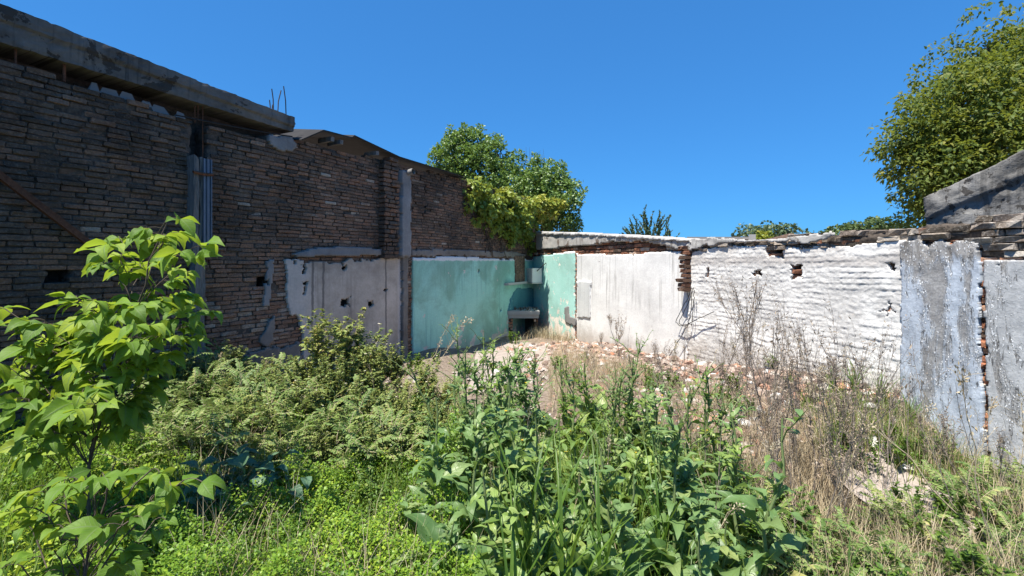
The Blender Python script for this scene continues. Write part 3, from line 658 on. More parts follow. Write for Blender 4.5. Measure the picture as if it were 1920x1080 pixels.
# thick lintel and slab at the far end
lp = rp([(1004, 439), (1090, 440), (1165, 444), (1240, 447), (1292, 451), (1299, 466), (1268, 466), (1240, 459), (1200, 451), (1150, 453), (1085, 461), (1004, 468)], .07)
ppanel(RW, lp, .028, .03, 5, 50, lambda S, Z: .055+.04*(fbm(S*2.2, Z*3, seed=51)-.5), .30).build('lintel', M_lintel, rw)
cp_ = rp([(1002, 435), (1090, 437), (1165, 441), (1290, 449), (1292, 454), (1165, 446), (1090, 441), (1002, 440)], .1)
ppanel(RW, cp_, .03, .012, 5, 52, lambda S, Z: .08+.03*(fbm(S*3, Z*3, seed=53)-.5), .42).build('coping_slab', M_conc2, rw)
# stone coping
_lo = [(1288, 470), (1300, 474), (1330, 466), (1400, 461), (1440, 464), (1500, 465), (1600, 459), (1700, 448), (1850, 450), (1856, 486), (1990, 488)]
_hi = [(1288, 455), (1330, 452), (1400, 450), (1440, 447), (1560, 438), (1640, 431), (1700, 424), (1800, 411), (1920, 402)]
ls, lz = zip(*[RW.px(x, y, .05) for x, y in _lo]); hs, hz = zip(*[RW.px(x, y, .05) for x, y in _hi])
ls += (15.,); lz += (lz[-1],); hs += (15.,); hz += (hz[-1],)
zlo = lambda s: np.interp(s, ls, lz); zhi = lambda s: np.interp(s, hs, hz)
b = MB()
bricks(b, RW, RW.px(1289), SRe, 1.75, lambda s: zhi(s)+.0, .24, .062, .004, .33, .020, .030, lambda m, z, a, c: z < zlo(m)-.015,
       lambda S, Z, r: np.clip(.15+.6*r+.25*((Z < zlo(S)+.09) & (r > .55)), 0, 1), .020, 54, .035, (.3, 1.05)); b.build('coping_stones', M_stone, rw, smooth=False)
b = MB(); panel(b, RW, RW.px(1289), SRe, 1.8, 2.4, .05, lambda S, Z: (Z < zhi(S)-.04) & (Z > zlo(S)), lambda S, Z: .0+.04*(fbm(S*6, Z*6, seed=55)-.5), .3); b.build('coping_bed', M_mortarL, rw)
# torn pale membrane lying over the coping
mp = rp([(1286, 447), (1330, 447), (1400, 449), (1478, 447), (1500, 444), (1560, 437), (1566, 441), (1540, 450), (1500, 459), (1488, 456), (1470, 453), (1400, 453), (1345, 455), (1330, 462), (1318, 458), (1306, 463), (1290, 470), (1280, 465)], .12)
ppanel(RW, mp, .02, .035, 7, 56, lambda S, Z: .07+.04*(fbm(S*5, Z*7, seed=57)-.5), .02).build('torn_membrane', M_conc2, rw)
# brick stub that stands out of the wall, with its ragged tail
st = Frame((0, 0), (1, 0)); st.P = RW.P; st.t = RW.t; st.n = RW.n
b = MB(); sa, sb = RW.px(1289, d=.0), RW.px(1299, d=.0)
zs = zz(1295, 545)
bricks(b, RW, sa, sb, zs, zz(1295, 462), .3, .06, .012, .26, .025, .19, None, lambda S, Z, r: np.clip(.05+.3*r, 0, 1), .02, 58, .01); b.build('brick_stub', M_brickR, rw, smooth=False)
M_niche = plaster_mat('pale_patch', (.55, .56, .55), (.66, .66, .64), (.4, .38, .35), chip=(.66, .7), drips=.4)
# niche outline, bricked-up openings, ragged brick edge between green and white
ppanel(RW, rp([(1083, 528), (1107, 527), (1106, 596), (1084, 596)], .05), .03, .015, 6, 59, lambda S, Z: .052, .03).build('niche_patch', M_niche, rw)
ppanel(RW, rp([(1058, 577), (1066, 574), (1067, 592), (1078, 596), (1078, 611), (1060, 606)], .05), .03, .02, 6, 60, lambda S, Z: .052, .03).build('grey_patch', M_cement, rw)
# mortar and brick rubble packed in the recess beside the silver paint
b = MB(); bricks(b, RW, RW.px(1843), RW.px(1855), -.3, zz(1850, 545), .14, .05, .012, .12, .02, .0, None, lambda S, Z, r: np.clip(.35+.65*r, 0, 1), .014, 61, .02, drop=.15); b.build('exposed_brick', M_brickR, rw, smooth=False)

# cables looping off the stub
b = MB()
for pts in ([(1297, 540), (1290, 560), (1275, 585), (1268, 604), (1275, 611), (1290, 608), (1310, 597), (1338, 585)], [(1299, 540), (1292, 565), (1280, 588), (1272, 606), (1282, 612), (1300, 603)], [(1298, 545), (1296, 580), (1290, 610), (1272, 640), (1255, 668)], [(1301, 538), (1300, 575), (1297, 612)]):
    P = np.array([RW.W(*RW.px(x, y, .12), .12) for x, y in pts]); t = np.linspace(0, len(P)-1, 22)
    P = np.stack([np.interp(t, np.arange(len(P)), P[:, k]) for k in range(3)], -1)+rng.normal(0, .004, (22, 3)); tube(b, P, .006, 5, .4)
tag(b.build('cable', M_dark, origin=tuple(RW.W(*RW.px(1297, 540, .12), .12))), 'loose dark cables looping from the brick stub on the white wall', 'cable')

# ---------------------------------------------------------------- air conditioner on the sunny green plaster
M_ac = plain_mat('cream_casing', (.80, .755, .64), (.86, .82, .72), .5, 6, .4, 0, .05)
M_acg = plain_mat('grille_plastic', (.50, .46, .39), (.60, .56, .48), .55, 8, .35, 0, .05)
axR = np.array([RW.t, RW.n, [0, 0, 1.]])
sN = RW.px(1019, d=.0); zT = RW.px(1017, 503, .1)[1]; zB = RW.px(1017, 530, .1)[1]
ac = empty('air_conditioner', tuple(RW.W(sN-.31, zB, .2)), 'cream window air conditioner hanging on the green wall above the brick barbecue', 'air conditioner')
cz = (zT+zB)/2; hh = (zT-zB)/2
b = MB(); boxv(b, RW.W(sN-.31, cz, .19), axR, (.31, .14, hh), .6); b.build('casing', M_ac, ac, smooth=False)
b = MB(); boxv(b, RW.W(sN-.31, cz, .339), axR, (.30, .012, hh*.94), .5); b.build('front_panel', M_ac, ac, smooth=False)
b = MB()
for k in range(9): boxv(b, RW.W(sN-.42, cz-hh*.8+k*hh*.2, .353), axR, (.17, .004, hh*.055), .4)
b.build('grille', M_acg, ac, smooth=False)
b = MB(); boxv(b, RW.W(sN-.31, zB-.018, .20), axR, (.34, .17, .016), .5); b.build('tray', M_acg, ac, smooth=False)
b = MB(); tube(b, [RW.W(sN, zT-.08, .2), RW.W(sN+.28, RW.px(1036, 493, .05)[1], .04)], .012, 5, .5); b.build('bracket', M_bar, ac)
# ---------------------------------------------------------------- brick barbecue in the corner
def prism(mb, poly, z0, z1, rnd=.5, jit=0.):
    poly = np.array(poly, float); n_ = len(poly); c = poly.mean(0)
    for k in range(n_):
        a, d = poly[k], poly[(k+1) % n_]; mb.add([(*a, z0), (*d, z0), (*d, z1), (*a, z1)], [(0, 1, 2, 3)], (a[0], z0, rnd))
        mb.add([(*a, z1), (*d, z1), (*((d+c)/2), z1), (*((a+c)/2), z1)], [(0, 1, 2, 3)], (a[0], z1, rnd)); mb.add([(*((a+c)/2), z1), (*((d+c)/2), z1), (*c, z1), (*c, z1+.0005)], [(0, 1, 2, 3)], (a[0], z1, rnd))
        mb.add([(*d, z0), (*a, z0), (*((a+c)/2), z0), (*((d+c)/2), z0)], [(0, 1, 2, 3)], (a[0], z0, rnd)); mb.add([(*((d+c)/2), z0), (*((a+c)/2), z0), (*c, z0), (*c, z0+.0005)], [(0, 1, 2, 3)], (a[0], z0, rnd))
bq = empty('brick_barbecue', tuple(g3(.3, 13.3)), 'low brick barbecue with a rough slab in the corner of the green walls', 'barbecue')
zb = -.5; zs = .47
b = MB(); prism(b, [(-.12, 12.85), (.74, 12.85), (.70, 14.0), (.44, 14.0)], zs-.10, zs); prism(b, [(-.10, 12.9), (.72, 12.9), (.68, 13.98), (.44, 13.98)], zs-.2, zs-.102); b.build('slab', M_lintel, bq, smooth=False)
FW = Frame((-.2, 12.92), (1, 0)); FW.n = np.array([0, -1., 0])
for xa, xb in ((.10, .22), (.80, .90)):
    b = MB(); bricks(b, FW, xa, xb, zb, zs-.22, .13, .06, .012, .9, .006, 0., None, None, .006, 63, .0); b.build('side_pier', M_brickR, bq, smooth=False)
b = MB(); boxv(b, (.45, 13.9, (zb+zs)/2-.12), np.eye(3), (.25, .03, (zs-zb)/2-.12), .3); b.build('back_plate', M_mortarL, bq, smooth=False)
b = MB()
for k in range(70):
    boxv(b, (rng.uniform(0, .68), rng.uniform(12.9, 13.7), zs+rng.uniform(.005, .03)), unit(rng.normal(0, 1, (3, 3))), (rng.uniform(.01, .05), rng.uniform(.01, .03), .008), rng.random())
tag(b.build('debris', M_stone, smooth=False, origin=(.3, 13.2, zs)), 'bits of brick and dry litter on the slab of the barbecue', 'debris', kind='stuff')
# dark teal patch with ragged edges on the green plaster, and the white ledge
M_teal = plaster_mat('dark_teal_patch', (.06, .20, .23), (.10, .27, .29), (.30, .50, .46), chip=(.62, .66), drips=.3, dripcol=(.05, .12, .14), patchscale=4.)
ppanel(LW, LW.poly([(968, 541), (1001, 541), (1002, 584), (952, 584), (957, 562)], .04), .035, .04, 5, 64, lambda S, Z: .052, .03).build('teal_patch', M_teal, lw)
b = MB(); sa, sb = LW.px(947, d=.05), LW.px(983, d=.05); z_ = LW.px(960, 532, .08)[1]
boxv(b, LW.W((sa+sb)/2, z_, .09), ax, ((sb-sa)/2, .06, .03), .8, .004); b.build('ledge', M_conc2, lw, smooth=False)

# ---------------------------------------------------------------- what stands behind the right wall
M_gable = plaster_mat('rough_gable_concrete', (.10, .095, .088), (.34, .33, .31), (.06, .055, .05), chip=(.56, .62), drips=.55, dripcol=(.045, .043, .04), rough=.95, bumpd=.06, patchscale=8.)
BW = Frame((0, 0), (1, 0)); BW.P = RW.P-RW.n*.9; BW.t = RW.t; BW.n = RW.n
q_ = [BW.px(x, y) for x, y in ((1737, 372), (1800, 336), (1920, 284))]
sl = (q_[2][1]-q_[0][1])/(q_[2][0]-q_[0][0])
se = 14.2; ze = q_[2][1]+sl*(se-q_[2][0])*.8
pw = empty('concrete_parapet', tuple(BW.W(q_[0][0]+1, 1.5, -.2)), 'rough dark concrete gable wall rising behind the stone coping', 'wall')
gt_ = lambda S: np.where(S < q_[2][0], q_[0][1]+sl*(S-q_[0][0]), q_[2][1]+sl*.8*(S-q_[2][0]))+.03*(fbm(S*3, S*0+1, seed=69)-.5)+.015*(fbm(S*15, S*0+1, seed=70)-.5)
b = MB(); panel(b, BW, q_[0][0], se, 0., 1., .03, lambda S, Z: Z < 9, lambda S, Z: .07*(fbm(S*3.5, Z*5, seed=66)-.3)+.05*(fbm(S*11, Z*14, seed=71)-.5)*np.clip((Z-gt_(S)+.42)/.1, 0, 1)+.03*np.clip((Z-(gt_(S)-.36+.15*fbm(S*2, Z*2, seed=68)))/.03, 0, 1), .3, nz=90, zmap=lambda S, V: 1.2+(gt_(S)-1.2)*V, back=True); b.build('gable', M_gable, pw)
ppanel(BW, np.array([(q_[0][0], -.5), (se, -.5), (se, 1.22), (q_[0][0], 1.22)]), .3, 0, 1, 1, lambda S, Z: -.02, .3).build('gable_foot', M_conc, pw)
b = MB(); p = BW.W(q_[0][0], 1., -.2)
pl = Frame((0, 0), (1, 0)); pl.P = BW.W(q_[0][0], 0., -.25)*np.array([1, 1, 0]); pl.t = -BW.n*1.; pl.n = -BW.t
panel(b, pl, 0., 3., -.5, q_[0][1]-.02, .12, lambda S, Z: Z > -9, lambda S, Z: .02*fbm(S*5, Z*5, seed=67), .3); b.build('return_wall', M_conc, pw)
b = MB(); p0 = np.array([(1288-CX)/F*11, 11, 0]); p1 = np.array([(1406-CX)/F*11, 11, 0]); zt = H+46*11/F
prism(b, [p0[:2], p1[:2], p1[:2]+np.array([.6, 1.6]), p0[:2]+np.array([.6, 1.6])], -.5, zt, .5)
sh = empty('flat_roofed_shed', tuple((p0+p1)/2), 'pale flat concrete roof slab showing behind the white wall', 'shed')
b.build('roof_slab', M_conc2, sh, smooth=False)
b = MB(); boxv(b, (p1[0]+.03, 10.95, zt-.25), np.eye(3), (.05, .06, .3), .5); b.build('post', M_lintel, sh, smooth=False)

# ---------------------------------------------------------------- trees beyond the walls
def P3(x, y, Y): return np.array([(x-CX)/F*Y, Y, H-(y-HZ)*Y/F])
M_bark = plain_mat('bark', (.05, .04, .03), (.14, .11, .085), .95, 18)
def foliage(mb, lobes, tm, ln, nclump, per, cr, flat=.75, inner=.25, rr=(0., 1.), droop=.2, wd=1., up=.5):
    for (c, r) in lobes:
        c = np.asarray(c, float); r = np.asarray(r if np.ndim(r) else (r, r, r), float); k = max(6, int(nclump*np.mean(r)**2))
        u = unit(rng.normal(0, 1, (k, 3))); rad = np.where(rng.random(k) < inner, rng.uniform(.3, .75, k), rng.uniform(.78, 1.06, k))
        rad = rad*(.85+.35*vnoise(u[:, 0]*2.1+c[0], u[:, 1]*2.1, u[:, 2]*2.1, seed=9))
        cc = c+u*r*rad[:, None]; crr = cr*rng.uniform(.6, 1.3, k); clr = rng.random(k)
        m = per; o = unit(rng.normal(0, 1, (k, m, 3))+u[:, None]*.7+np.array([0, 0, .5])); 
        pos = cc[:, None]+o*(crr[:, None]*rng.uniform(.35, 1., (k, m)))[..., None]*np.array([1, 1, flat])
        d = unit(o+rng.normal(0, .5, (k, m, 3))+np.array([0, 0, -droop])); nr = unit(o*.4+np.array([0, 0, up])+rng.normal(0, .35, (k, m, 3)))
        rn = np.clip(.55*clr[:, None]+.45*rng.random((k, m)), 0, 1)*(rr[1]-rr[0])+rr[0]
        L = ln*rng.uniform(.65, 1.25, k*m)
        place(mb, tm, pos.reshape(-1, 3), d.reshape(-1, 3), nr.reshape(-1, 3), L, L*wd, rn.ravel())
def tree(name, label, lobes, base, tm, ln, nclump, per, cr, mat, trunk=.12, cat='tree', **k):
    base = np.asarray(base, float); t = empty(name, tuple(base), label, cat); b = MB(); foliage(b, lobes, tm, ln, nclump, per, cr, **k); b.build('crown', mat, t)
    b = MB(); cen = np.mean([np.asarray(c) for c, r in lobes], 0); fork = base*.55+cen*.45; fork[:2] = base[:2]*.7+cen[:2]*.3
    tube(b, np.stack([base+(fork-base)*x+rng.normal(0, .04, 3)*(0 < x < 1) for x in np.linspace(0, 1, 6)]), np.linspace(trunk, trunk*.7, 6), 8)
    for c, r in lobes:
        p = curve(fork, np.asarray(c)+np.array([0, 0, .2*np.mean(r)]), .15, 6, .06); tube(b, p, np.linspace(trunk*.55, trunk*.12, 6), 6)
        for q in range(3):
            e = np.asarray(c)+unit(rng.normal(0, 1, 3))*np.mean(r)*.8; tube(b, curve(p[3], e, .05, 5, .05), np.linspace(trunk*.25, trunk*.05, 5), 5)
    b.build('trunk', M_bark, t); return t
M_treeR = leaf_mat('glossy_olive_leaf', (.042, .08, .018), (.115, .165, .034), (.24, .24, .06), (.40, .44, .04), .34, .58, 0, .25)
M_treeL = leaf_mat('mid_green_leaf', (.075, .14, .032), (.16, .25, .06), (.24, .33, .09), (.28, .42, .05), .28, .42, 0, .45)
M_vine = leaf_mat('yellow_green_vine_leaf', (.09, .16, .03), (.28, .35, .055), (.52, .45, .09), (.5, .5, .06), .32, .45, 0, .4)
M_shrub = leaf_mat('blue_green_leaf', (.05, .09, .04), (.10, .15, .075), (.14, .2, .1), (.2, .3, .1), .2, .45, 0, .4)
M_farg = leaf_mat('far_green_leaf', (.05, .085, .03), (.10, .15, .05), (.15, .2, .07), (.2, .3, .06), .2, .5, 0, .3)
Yt = 13.
LR = [(P3(x, y, Yt+dy), r*Yt/F) for x, y, r, dy in [(1905, 190, 150, 0), (1795, 215, 88, -.6), (1738, 270, 72, -.3), (1725, 340, 50, -.2), (1722, 395, 42, 0), (1800, 330, 95, -.8), (1850, 138, 58, .3), (2010, 195, 172, 1), (1880, 290, 110, -1.2), (1780, 165, 40, 0), (1852, 88, 20, 0), (1690, 268, 30, 0), (1790, 395, 50, 0), (1925, 92, 38, 0)]]
tree('broad_tree', 'big glossy olive green tree standing beyond the rough concrete gable', LR, (13.6, 13.6, -.2), OV_S, .125, 95, 30, .36, M_treeR, .22, inner=.45, wd=.6, droop=.45)
Yl = 17.
LL = [(P3(x, y, Yl+dy), r*Yl/F) for x, y, r, dy in [(868, 290, 46, 0), (858, 258, 22, -.2), (895, 268, 26, 0), (926, 276, 20, 0), (845, 305, 36, -.4), (905, 320, 52, -.5), (965, 335, 42, -.2), (1010, 340, 42, -.3), (1040, 330, 26, 0), (1068, 362, 28, .2), (1040, 385, 50, -.6), (1000, 380, 50, -.9), (1050, 415, 36, -.3), (950, 380, 50, -1.), (840, 330, 30, 0)]]
tree('leafy_tree', 'dense mid green tree with a tall lobe beyond the corner of the walls', LL, (1., 17.2, -.4), OV_S, .105, 230, 18, .17, M_treeL, .16, inner=.35, wd=.75)
b = MB()
for k in range(26):
    p = P3(rng.uniform(955, 1025), rng.uniform(300, 320), Yl); tube(b, [p, p+np.array([rng.normal(0, .05), 0, rng.uniform(.2, .6)])], [.006, .003], 3, .6)
tr_ = [o for o in C.objects if o.name == 'leafy_tree'][0]; b.build('bare_twigs', M_bark, tr_)
# vine over the wall top
vn = empty('climbing_vine', tuple(LW.W(LW.px(960), 2.2, .1)), 'yellow green vine tumbling over the far end of the brick wall', 'vine')
LV = [(P3(x, y, 6.59/(.5-(x-CX)/F)-.08), r*11.8/F) for x, y, r in [(884, 350, 16), (900, 372, 25), (925, 385, 30), (950, 392, 30), (900, 402, 24), (920, 420, 18), (940, 422, 24), (965, 425, 26), (985, 430, 20), (975, 395, 28), (882, 385, 14), (955, 445, 14)]]
b = MB(); foliage(b, LV, OV_S, .12, 340, 16, .12, inner=.2, rr=(.0, .75), droop=.6, wd=.85)
LV2 = [(P3(x, y, Y), (r*Y/F*1.2, r*Y/F, r*Y/F*.5)) for x, y, r, Y in [(940, 370, 20, 12.6), (985, 385, 18, 14.), (1010, 380, 18, 14.7), (1035, 384, 16, 14.9), (1028, 402, 12, 14.8), (998, 405, 14, 14.4)]]
foliage(b, LV2, OV_S, .13, 380, 16, .12, inner=.2, rr=(.45, 1.), droop=.5, wd=.85)
LV3 = [(P3(x, y, Y), (r*Y/F*.8, r*Y/F*.6, r*Y/F*1.2)) for x, y, r, Y in [(985, 440, 13, 13.75), (993, 455, 9, 14.), (975, 430, 13, 13.35), (997, 468, 6, 14.1)]]
foliage(b, LV3, OV_S, .10, 300, 12, .09, inner=.2, rr=(0., .5), droop=.8, wd=.8); b.build('foliage', M_vine, vn)
b = MB()
for k in range(22):
    i = rng.integers(len(LV)); tube(b, curve(LW.W(LW.px(rng.uniform(900, 990)), rng.uniform(1.9, 2.6), .03), LV[i][0], .1, 6, .05), np.linspace(.012, .004, 6), 4)
b.build('stems', M_bark, vn)
# upright shrub, far crowns
t = empty('upright_shrub', (4.6, 16., -.4), 'blue green shrub with upright shoots showing over the white wall', 'shrub'); b = MB(); bs = MB()
for k in range(34):
    x = rng.uniform(1162, 1282); y = 447-(1-((x-1222)/66)**2)*56*rng.uniform(.35, 1.12); Y = rng.uniform(15.5, 17)
    e = P3(x, y, Y); s = np.array([4.6+rng.normal(0, .25), Y, 1.6+rng.uniform(0, .5)]); p = curve(s, e, .05, 8, .02); tube(bs, p, np.linspace(.015, .005, 8), 4)
    m = 120; tt = rng.uniform(.1, 1, m); pos = np.stack([np.interp(tt, np.linspace(0, 1, 8), p[:, q]) for q in range(3)], -1); d = unit(unit(e-s)+rng.normal(0, .38, (m, 3)))
    place(b, LAN, pos, d, rng.normal(0, 1, (m, 3)), rng.uniform(.09, .17, m)*(1.15-.6*tt))
for k in range(3): tube(bs, curve((4.6+.1*k, 16., -.4), (4.6+.2*(k-1), 16, 1.9), 0, 5, .03), .04, 5)
b.build('foliage', M_shrub, t); bs.build('stems', M_bark, t)
tree('spreading_tree', 'low wide grey green crown showing beyond the shed roof', [(P3(x, y, 24), (r*24/F, .8, r*24/F*.6)) for x, y, r in [(1400, 436, 18), (1432, 434, 24), (1462, 432, 22), (1485, 436, 14), (1440, 450, 26)]], (12.5, 24, -.3), OV_S, .15, 90, 12, .2, M_shrub, .12)
tree('round_bush', 'small yellow green bush showing over the coping beside the shed', [(P3(1432, 447, 12), (.18, .2, .14))], (6.3, 12, -.3), OV_S, .09, 900, 12, .07, M_vine, .03, cat='bush')
tree('rounded_tree', 'bright green rounded crown low on the skyline beside the olive tree', [(P3(x, y, 27), (r*27/F, .9, r*27/F*.55)) for x, y, r in [(1585, 435, 24), (1615, 427, 26), (1645, 424, 26), (1675, 430, 22), (1560, 439, 10)]], (19.5, 27, -.3), OV_S, .16, 90, 12, .2, M_farg, .15)
b = MB(); bs = MB()
for k in range(26):
    x = rng.uniform(1480, 1560); e = P3(x, rng.uniform(432, 447), 14); s = P3(x+rng.normal(0, 8), 480, 14); p = curve(s, e, 0, 5, .02); tube(bs, p, .006, 3)
    m = 8; tt = rng.uniform(.5, 1, m); place(b, LAN, s+(e-s)*tt[:, None], rng.normal(0, 1, (m, 3)), rng.normal(0, 1, (m, 3)), .07)
t = empty('scrub_bush', (8.8, 14., -.3), 'thin scrubby twigs behind the torn membrane on the coping', 'bush'); b.build('foliage', M_shrub, t)
tube(bs, [(8.8, 14, -.3), (8.9, 14, 2.)], .02, 4); bs.build('stems', M_bark, t)
# ---------------------------------------------------------------- vegetation on the lot
UP = np.array([0, 0, 1.])
def gpix(x, y):
    Y = (H)*F/(y-HZ)
    for _ in range(12):
        Yn = (H-float(gz(np.array([(x-CX)/F*Y]), np.array([Y]))[0]))*F/(y-HZ); Y = .5*Y+.5*Yn
    return (x-CX)/F*Y, Y
def along(p, t):
    k = np.linspace(0, 1, len(p)); return np.stack([np.interp(t, k, p[:, q]) for q in range(3)], -1)
def azel(a, e):
    a = np.asarray(a); e = np.asarray(e); return np.stack([np.cos(a)*np.cos(e), np.sin(a)*np.cos(e), np.sin(e)], -1)
def U(a, b, n=None): return rng.uniform(a, b, n)

PATHS = [np.array([gpix(x, y) for x, y in q]) for q in ([(855, 700), (905, 652), (960, 640), (1045, 648), (1030, 690), (960, 720), (890, 740)],
         [(1560, 860), (1650, 850), (1760, 920), (1860, 1000), (1960, 1080), (1800, 1090), (1690, 990), (1600, 930)], [(400, 745), (470, 720), (560, 722), (560, 760), (470, 800), (400, 800)])]
def bare(x, y):
    r = np.zeros(len(x), bool)
    for P in PATHS: r |= in_poly(x+.2*(fbm(x*3, y*3, seed=93)-.5), y+.2*(fbm(x*3, y*3, seed=94)-.5), P)
    return r & (rng.random(len(x)) < .9)

M_broad = leaf_mat('broad_weed_leaf', (.085, .16, .05), (.19, .30, .11), (.42, .40, .15), (.42, .62, .11), .3, .42, .5, .45, 8)
M_broad2 = leaf_mat('yellow_green_weed_leaf', (.11, .19, .04), (.25, .36, .09), (.44, .42, .13), (.48, .62, .08), .3, .42, .5, .45, 8)
M_stemg = plain_mat('green_stem', (.10, .15, .05), (.20, .25, .10), .6, 20)
M_stemd = plain_mat('dead_stem', (.15, .12, .10), (.33, .275, .23), .9, 30)
M_stemt = plain_mat('tan_stem', (.34, .27, .17), (.52, .44, .30), .85, 30)
M_olive = leaf_mat('olive_weed_leaf', (.12, .175, .045), (.26, .32, .09), (.36, .28, .10), (.36, .38, .08), .25, .5, 0, .3)
M_vetch = leaf_mat('grey_green_leaflet', (.10, .17, .045), (.21, .30, .085), (.38, .37, .13), (.36, .46, .12), .25, .5, 0, .3)
M_sap = leaf_mat('fresh_sapling_leaf', (.09, .18, .025), (.17, .29, .035), (.34, .43, .05), (.58, .74, .05), .38, .55, .9, .25, 8)
M_cover = leaf_mat('bright_ground_cover', (.055, .14, .02), (.21, .35, .035), (.44, .52, .05), (.36, .55, .05), .32, .45, 0, .35)
M_grass = leaf_mat('bright_grass', (.05, .11, .018), (.11, .20, .03), (.26, .30, .07), (.36, .52, .05), .3, .45, 0, .35)
M_dry = leaf_mat('dry_grass_blade', (.30, .235, .15), (.50, .42, .28), (.66, .58, .42), (.5, .42, .25), .25, .7, 0, .2)
M_dark = leaf_mat('blue_green_crinkled_leaf', (.045, .10, .06), (.09, .17, .10), (.14, .23, .14), (.2, .36, .12), .2, .42, .4, .4, 6)
M_deadleaf = leaf_mat('dead_leaf', (.16, .125, .095), (.30, .24, .185), (.42, .36, .29), (.3, .22, .15), .15, .8, 0, .1)
M_yflower = leaf_mat('yellow_petal', (.55, .38, .02), (.7, .5, .03), (.75, .6, .05), (.8, .6, .05), .3, .6, 0, .2)
M_wflower = leaf_mat('cream_petal', (.6, .57, .42), (.7, .68, .55), (.75, .72, .62), (.8, .75, .6), .25, .6, 0, .2)

def flower(b, p, r=.012, k=7):
    a = np.linspace(0, 2*math.pi, k, endpoint=False)+U(0, 6); place(b, DIA, np.tile(p, (k, 1)), azel(a, np.full(k, .35)), UP, r*1.5, r*1.1)
def broadleaf(h, nb, ns, ls, nbr=4, fl=True, name='broadleaf_weed', mat=None):
    t = empty(name, (0, 0, 0)); lb = MB(); sb = MB(); fb = MB()
    lean = np.array([rng.normal(0, .12), rng.normal(0, .12), 1.]); tip = lean*h
    p = curve((0, 0, 0), tip, 0, 8, .012*h); tube(sb, p, np.linspace(.011, .004, 8)*(.6+.6*h), 6, .4)
    if nb:
        a = U(0, 2*math.pi, nb); e = U(.5, 1.4, nb); L = U(.16, .36, nb)*ls
        pos = np.stack([np.cos(a)*.02, np.sin(a)*.02, U(.01, .16, nb)], -1)
        d = azel(a, e); nr = azel(a+math.pi, np.pi/2-e)+rng.normal(0, .25, (nb, 3))
        half = nb//2
        place(lb, OBL, pos[:half], d[:half], nr[:half], L[:half], L[:half]*.50, np.where(U(0, 1, half) < .07, 1., U(0, .75, half)))
        place(lb, OBL2, pos[half:], d[half:], nr[half:], L[half:], L[half:]*.52, np.where(U(0, 1, nb-half) < .05, 1., U(0, .75, nb-half)))
    tt = np.sort(U(.12, 1., ns)); pos = along(p, tt); a = np.arange(ns)*2.4+U(0, .9, ns); e = U(.25, 1.3, ns)
    L = (.235*(1-tt)**.8+.035)*U(.55, 1.25, ns)*ls; d = azel(a, e); nr = azel(a+math.pi, np.pi/2-e)+rng.normal(0, .25, (ns, 3))
    k = rng.random(ns) < .5
    place(lb, OBL, pos[k], d[k], nr[k], L[k], L[k]*.5, U(0, .7, k.sum())); place(lb, OBL2, pos[~k], d[~k], nr[~k], L[~k], L[~k]*.48, U(0, .7, (~k).sum()))
    for j in range(nbr):
        t0 = U(.35, .92); q0 = along(p, np.array([t0]))[0]; a0 = U(0, 6.28); q1 = q0+azel(a0, U(.7, 1.2))*h*U(.18, .36)
        c = curve(q0, q1, .01, 5, .006); tube(sb, c, np.linspace(.005, .002, 5), 4, .5)
        m = 8; u = U(.15, 1, m); aa = U(0, 6.28, m); ee = U(.2, .9, m); LL = U(.04, .10, m)*ls*(1.2-.6*u)
        place(lb, LAN, along(c, u), azel(aa, ee), azel(aa+math.pi, np.pi/2-ee), LL, LL*1.25, U(.1, .75, m))
        if fl and rng.random() < .13: flower(fb, c[-1], .008)
    lb.build('foliage', mat or M_broad, t); sb.build('stem', M_stemg, t)
    if fb.n: fb.build('blossoms', M_yflower, t)
    return t
def branch(sb, p, d, L, r, lev, out, spread=.7, kids=(3, 5), up=.15, rnd=.5, sides=4, keep=.62):
    n_ = 5; pts = [p]; dd = d
    for k in range(n_): dd = unit(dd+rng.normal(0, .10, 3)+UP*up*.3); pts.append(pts[-1]+dd*L/n_)
    pts = np.array(pts); tube(sb, pts, np.linspace(r, r*.5, n_+1), sides if r > .004 else 3, rnd); out.append((pts, lev))
    if lev > 0:
        for k in range(rng.integers(*kids)):
            t0 = U(.25, 1.); q = along(pts, np.array([t0]))[0]; nd = unit(dd+rng.normal(0, spread, 3)+UP*up)
            branch(sb, q, nd, L*keep*U(.7, 1.15), r*.55, lev-1, out, spread, kids, up, rnd, sides, keep)
def bidens(h, name='bushy_weed'):
    t = empty(name, (0, 0, 0)); lb = MB(); sb = MB(); fb = MB(); out = []
    for k in range(rng.integers(3, 5)):
        d = azel(U(0, 6.28), U(1.0, 1.45)); branch(sb, np.array([rng.normal(0, .03), rng.normal(0, .03), 0]), d, h*.62, .008, 2, out, .5, (4, 6), .25, .5)
    for pts, lev in out:
        m = {2: 24, 1: 26, 0: 16}[lev]; u = U(.1 if lev < 2 else .3, 1, m); pos = along(pts, u); a = U(0, 6.28, m); e = U(-.3, .9, m); L = U(.03, .075, m)*(1 if lev else .8)
        # each leaf is three narrow leaflets
        for da, s in ((0, 1.), (.75, .75), (-.75, .75)):
            place(lb, LAN, pos, azel(a+da, e), azel(a+da+math.pi, np.pi/2-e)+rng.normal(0, .3, (m, 3)), L*s, L*s*1.0, np.clip(U(0, .75, m)+(U(0, 1, m) < .1)*.4, 0, 1))
        if lev == 0 and rng.random() < .18: flower(fb, pts[-1], U(.009, .014), 6)
    lb.build('foliage', M_olive, t); sb.build('stem', M_stemt, t)
    if fb.n: fb.build('blossoms', M_wflower, t)
    return t
